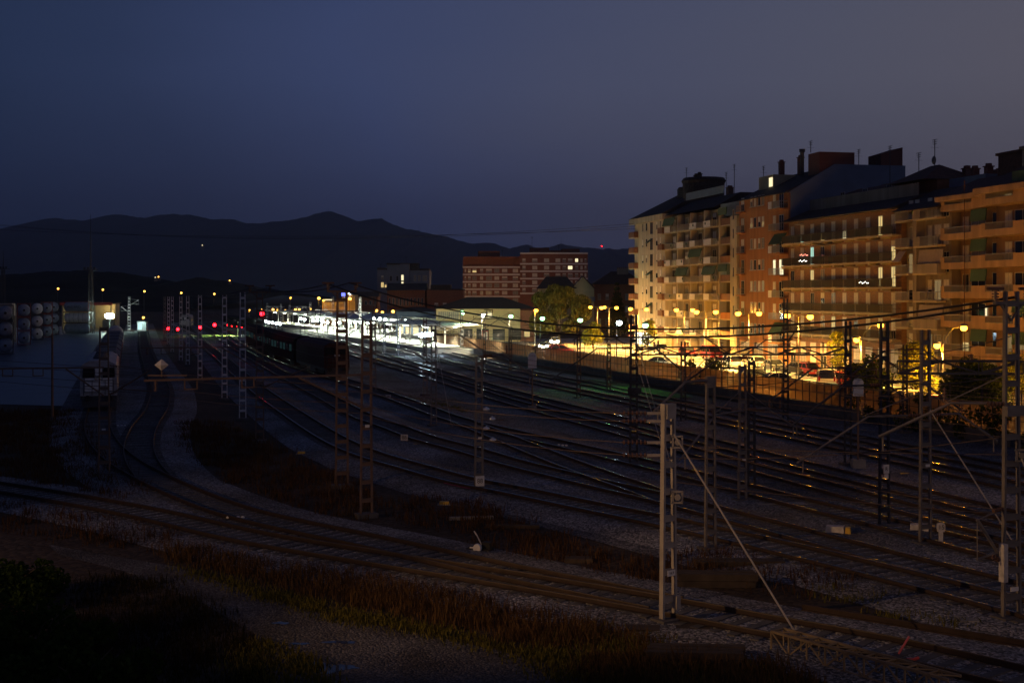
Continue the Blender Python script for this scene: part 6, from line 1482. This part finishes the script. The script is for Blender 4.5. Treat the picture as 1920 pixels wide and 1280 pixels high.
# point lever with white weight
p = G(900, 1034); t = thing('switch_lever', 'hand switch lever with a round white counterweight beside the foreground track', 'switch lever', p, R(-18))
b = MB(); b.box((0, 0, .08), (.9, .5, .16)); b.box((.28, 0, .26), (.3, .3, .26)); b.build('base_frame', M['black'], t)
b = MB(); b.tube([(.1, 0, .2), (-.08, -.1, .62), (-.2, -.1, .78)], .028, 6); b.build('lever', M['dirtywhite'], t)
b = MB(); b.lathe([(.05, -.1), (.15, -.1), (.16, -.05), (.16, .04), (.12, .06)], 'y', (0, -.28, .2), 18); b.build('counterweight', M['white'], t)
b = MB(); b.tube([(-.3, -.28, .2), (-.16, -.28, .2)], .03, 6); b.build('handle', M['white'], t)
# small trackside markers: rows of white posts
def markers(pts, label, hh=.24):
    for i, (x, y) in enumerate(pts):
        p = G(x, y); t = tag(MB().lathe([(.06, 0), (.06, hh*.75), (.085, hh*.78), (.085, hh), (.03, hh+.03)], 'z', (0, 0, 0), 10).build('marker_post', M['white'], None, loc=p), ('first', 'second', 'third', 'fourth')[i]+' from the left of the '+label, 'marker post', 'small white marker posts')
markers([(428, 979), (437, 979), (446, 979), (455, 979)], 'four small white posts between the two foreground tracks')
markers([(221, 802), (228, 802), (234, 802)], 'three small white posts in front of the white locomotive', .2)
markers([(1048, 840), (1055, 841), (1062, 841)], 'three white posts by the middle tracks')
# milestone with rounded head and number
p = G(1764, 1030); t = thing('kilometre_post', 'weathered white kilometre post with a rounded head reading 15', 'marker post', p)
b = MB(); b.box((0, 0, .36), (.14, .1, .72)); b.build('post', M['dirtywhite'], t)
b = MB(); b.extr([(-.12, .68), (.12, .68), (.15, .80), (.15, .94), (.10, 1.02), (-.10, 1.02), (-.15, .94), (-.15, .80)], -.07, .05, 'y'); o = b.build('head', M['dirtywhite'], t); text(o, '15', (0, -.074, .85), .24, M['black'])
# number boards on the ground
def board(px, py, label, txt, sz=(.55, .5)):
    p = G(px, py); t = thing('track_board', label, 'track board', p); b = MB(); b.box((0, 0, .18+sz[1]/2), (sz[0], .04, sz[1])); o = b.build('board', M['dirtywhite'], t); text(o, txt, (0, -.024, .18+sz[1]/2), sz[1]*.8, M['black'])
    b = MB()
    for x in (-.18, .18): b.box((x, .03, .1), (.04, .03, .2))
    b.build('legs', M['galv'], t)
board(758, 831, 'small white track number board reading 88 near the tallest brown mast', '88', (.46, .4)); board(728, 750, 'small pale red and white board by the pair of dark masts', 'III', (.5, .32))
# yellow covers and point machines
def machine(px, py, label, rz=0.0, sz=(.5, .3, .16), m='yellow'):
    p = G(px, py); t = thing('cable_cover', label, 'cable cover', p, rz, 'yellow cable covers on the gravel'); b = MB(); b.box((0, 0, sz[2]/2), sz, 0, .82); b.build('cover', M[m], t); b = MB(); b.box((0, 0, .02), (sz[0]+.12, sz[1]+.12, .04)); b.build('base', M['concrete'], t)
for x, y, lb in ((565, 851, 'yellow cover on the weedy edge near the rusty mast'), (734, 757, 'yellow cover beside the pale red and white board'), (781, 836, 'yellow cover right of the board reading 88'), (911, 833, 'yellow cover right of the lowest shiny insulator'), (941, 931, 'yellow cover right of the numbered grey mast'), (833, 946, 'yellow cover in the weeds left of the numbered grey mast'), (1048, 768, 'yellow cover left of the tall gantry mast, upper one'), (1020, 786, 'yellow cover left of the tall gantry mast, lower one'), (1696, 892, 'yellow cover right of the plate bearing R')):
    machine(x, y, lb)
def point_machine(px, py, label, rz):
    p = G(px, py); t = thing('point_machine', label, 'point machine', p, rz); b = MB(); b.box((0, 0, .2), (.75, .5, .36), 0, .9); b.build('case', M['dirtywhite'], t)
    b = MB(); b.box((.5, 0, .2), (.22, .4, .3), 0, .8); b.build('motor', M['yellow'], t); b = MB(); b.tube([(.2, -.25, .12), (.3, -1.1, .12)], .03, 6); b.build('rod', M['darksteel'], t)
point_machine(1566, 1003, 'pale point machine with a yellow end between the foreground masts at the right', R(-20)); point_machine(1724, 1000, 'pale point machine with a yellow lid right beside the grey guyed mast', R(-15))
# magenta sprayed ballast marks
sheet('spray_mark', [(822, 906), (860, 912), (892, 920), (880, 924), (835, 914)], .156+.044, M['magenta'])
# loose sleepers, beams, slabs
def stack(px, py, label, rz, dims, n, m='wood', name='timber_stack', cat='timber stack'):
    p = G(px, py); t = thing(name, label, cat, p, rz); r = random.Random(px)
    for k in range(n):
        b = MB(); row = k//3; c = k % 3
        b.box((r.uniform(-.15, .15), (c-1)*(dims[1]+.06), dims[2]/2+.01+row*(dims[2]+.012)), dims, r.uniform(-.05, .05)); b.build('beam', M[m], t)
stack(1300, 1240, 'stack of dark old sleepers lying in the foreground grass right of the pale mast', R(-4), (2.5, .26, .17), 6)
stack(1345, 1096, 'stack of old timbers with a sawn end behind the pale mast', R(-2), (2.6, .3, .22), 5); stack(1380, 1058, 'dark timber lying farther behind the pale mast', R(2), (3.2, .3, .2), 2)
stack(888, 972, 'pale grey beam lying in the weeds above the switch lever', R(8), (1.9, .2, .14), 1, 'concrete', 'fallen_beam', 'beam'); stack(965, 988, 'dark beam lying in the weeds right of the pale grey beam', R(-2), (2.2, .2, .14), 1, 'wood', 'fallen_beam', 'beam'); stack(1462, 946, 'pale slab lying on the gravel right of the close mast pair', R(2), (2.2, .5, .16), 1, 'concrete', 'fallen_slab', 'slab')
for x, y, lb, rz, m in ((1205, 1184, 'brown flat plate on the grass left of the pale mast foot', R(-8), 'wood'), (1300, 1182, 'brown flat plate on the gravel right of the pale mast foot', R(-10), 'wood'), (1830, 1168, 'square concrete block on the gravel left of the biggest mast', R(-6), 'concrete'), (1085, 1052, 'flat weathered plank on the gravel behind the foreground track', R(-3), 'wood')):
    p = G(x, y); tag(MB().box((0, 0, .07), (1.0, .6, .14), 0, .97).build('ground_slab', M[m], None, loc=p, rz=rz), lb, 'slab')
# loose rail lying beside the foreground track at the right
p = G(1504, 1146); q = G(1960, 1222); d = q-p; b = MB()
b.beam((0, 0, .04), (d.x, d.y, .04), .14, .05); b.beam((0, 0, .12), (d.x, d.y, .12), .03, .1); b.beam((0, 0, .19), (d.x, d.y, .19), .075, .045)
tag(b.build('loose_rail', M['railrust'], loc=(p.x, p.y, .02)), 'rusty loose rail lying on the gravel beside the foreground track at the right', 'rail')
# lattice boom lying on the ground, lower right
p = G(1458, 1222); q = G(1790, 1318); d = (q-p); Ln = d.length; t = thing('lattice_boom', 'pale lattice boom lying on the gravel in the lower right corner', 'lattice boom', p, math.atan2(d.y, d.x))
for (y, z) in ((-.25, .08), (.25, .08), (-.25, .6), (.25, .6)):
    b = MB(); b.beam((0, y, z), (Ln, y, z), .06, .06); b.build('chord', M['boomtan'], t)
b = MB(); n = int(Ln/.55)
for k in range(n):
    x0_, x1_ = k*Ln/n, (k+1)*Ln/n
    for y in (-.25, .25): b.beam((x0_, y, .08 if k % 2 else .6), (x1_, y, .6 if k % 2 else .08), .035)
    b.beam((x0_, -.25, .6), (x1_, .25, .6), .03); b.beam((x0_, -.25, .08), (x0_, -.25, .6), .04); b.beam((x0_, .25, .08), (x0_, .25, .6), .04); b.beam((x0_, -.25, .6), (x0_, .25, .6), .035)
b.build('lacing', M['boomtan'], t)
# red and white stop bar
p = G(1690, 1236); t = thing('stop_marker', 'slanting pink and white striped bar beside the foreground track at the right', 'marker bar', p, 0); b = MB()
b.tube([(-.12, 0, .1), (.02, 0, .32)], .025, 6); b.build('bar_foot', M['black'], t); b = MB(); b.tube([(-.08, -.02, .16), (.2, -.02, .62)], .03, 6); b.build('bar', mat('pink_paint', (.6, .12, .14), .5, 0, .15, 5), t)
p = G(1707, 1248); t = thing('red_lantern', 'small red clamp lying by the striped bar', 'clamp', p); b = MB(); b.box((0, 0, .1), (.14, .14, .2), .4); b.build('clamp_body', M['red'], t); b = MB(); b.tube([(0, 0, .15), (.22, 0, .22)], .04, 6); b.build('clamp_arm', M['red'], t)
# concrete sleepers/stumps at mast feet are part of the masts; bridge lamps behind the camera light the foreground
def bridge_lamp(x, y, z, aim, power, label, spot=70):
    t = thing('bridge_lamp', label, 'street lamp', (x, y, 0)); b = MB(); b.tube([(0, 0, 0), (0, 0, z), ], .1, 8, .07); b.build('pole', M['lampgrey'], t)
    b = MB(); b.tube([(0, 0, z), (0, 1.2, z+.25)], .05, 6); b.box((0, 1.4, z+.27), (.35, .6, .16)); b.build('lamp_head', M['lampgrey'], t)
    o = lamp_light(t, (0, 1.4, z+.05), (1, .55, .22), power, .15, 'SPOT', spot); v = Vector(aim)-Vector((x, y+1.4, z)); o.rotation_euler = v.to_track_quat('-Z', 'Y').to_euler()
bridge_lamp(-36, 20, 13, (7, 42, 3.6), 24000, 'sodium street lamp beside the bridge left of the viewer, nearer one', 26)
bridge_lamp(-40, 16, 13, (-5, 57, 3), 13000, 'sodium street lamp beside the bridge left of the viewer, farther one', 38)
bridge_lamp(14, -8, 15, (15, 62, 4), 4500, 'sodium street lamp on the bridge behind the viewer, right one', 42)
haze_box(620, 9.5e-5)
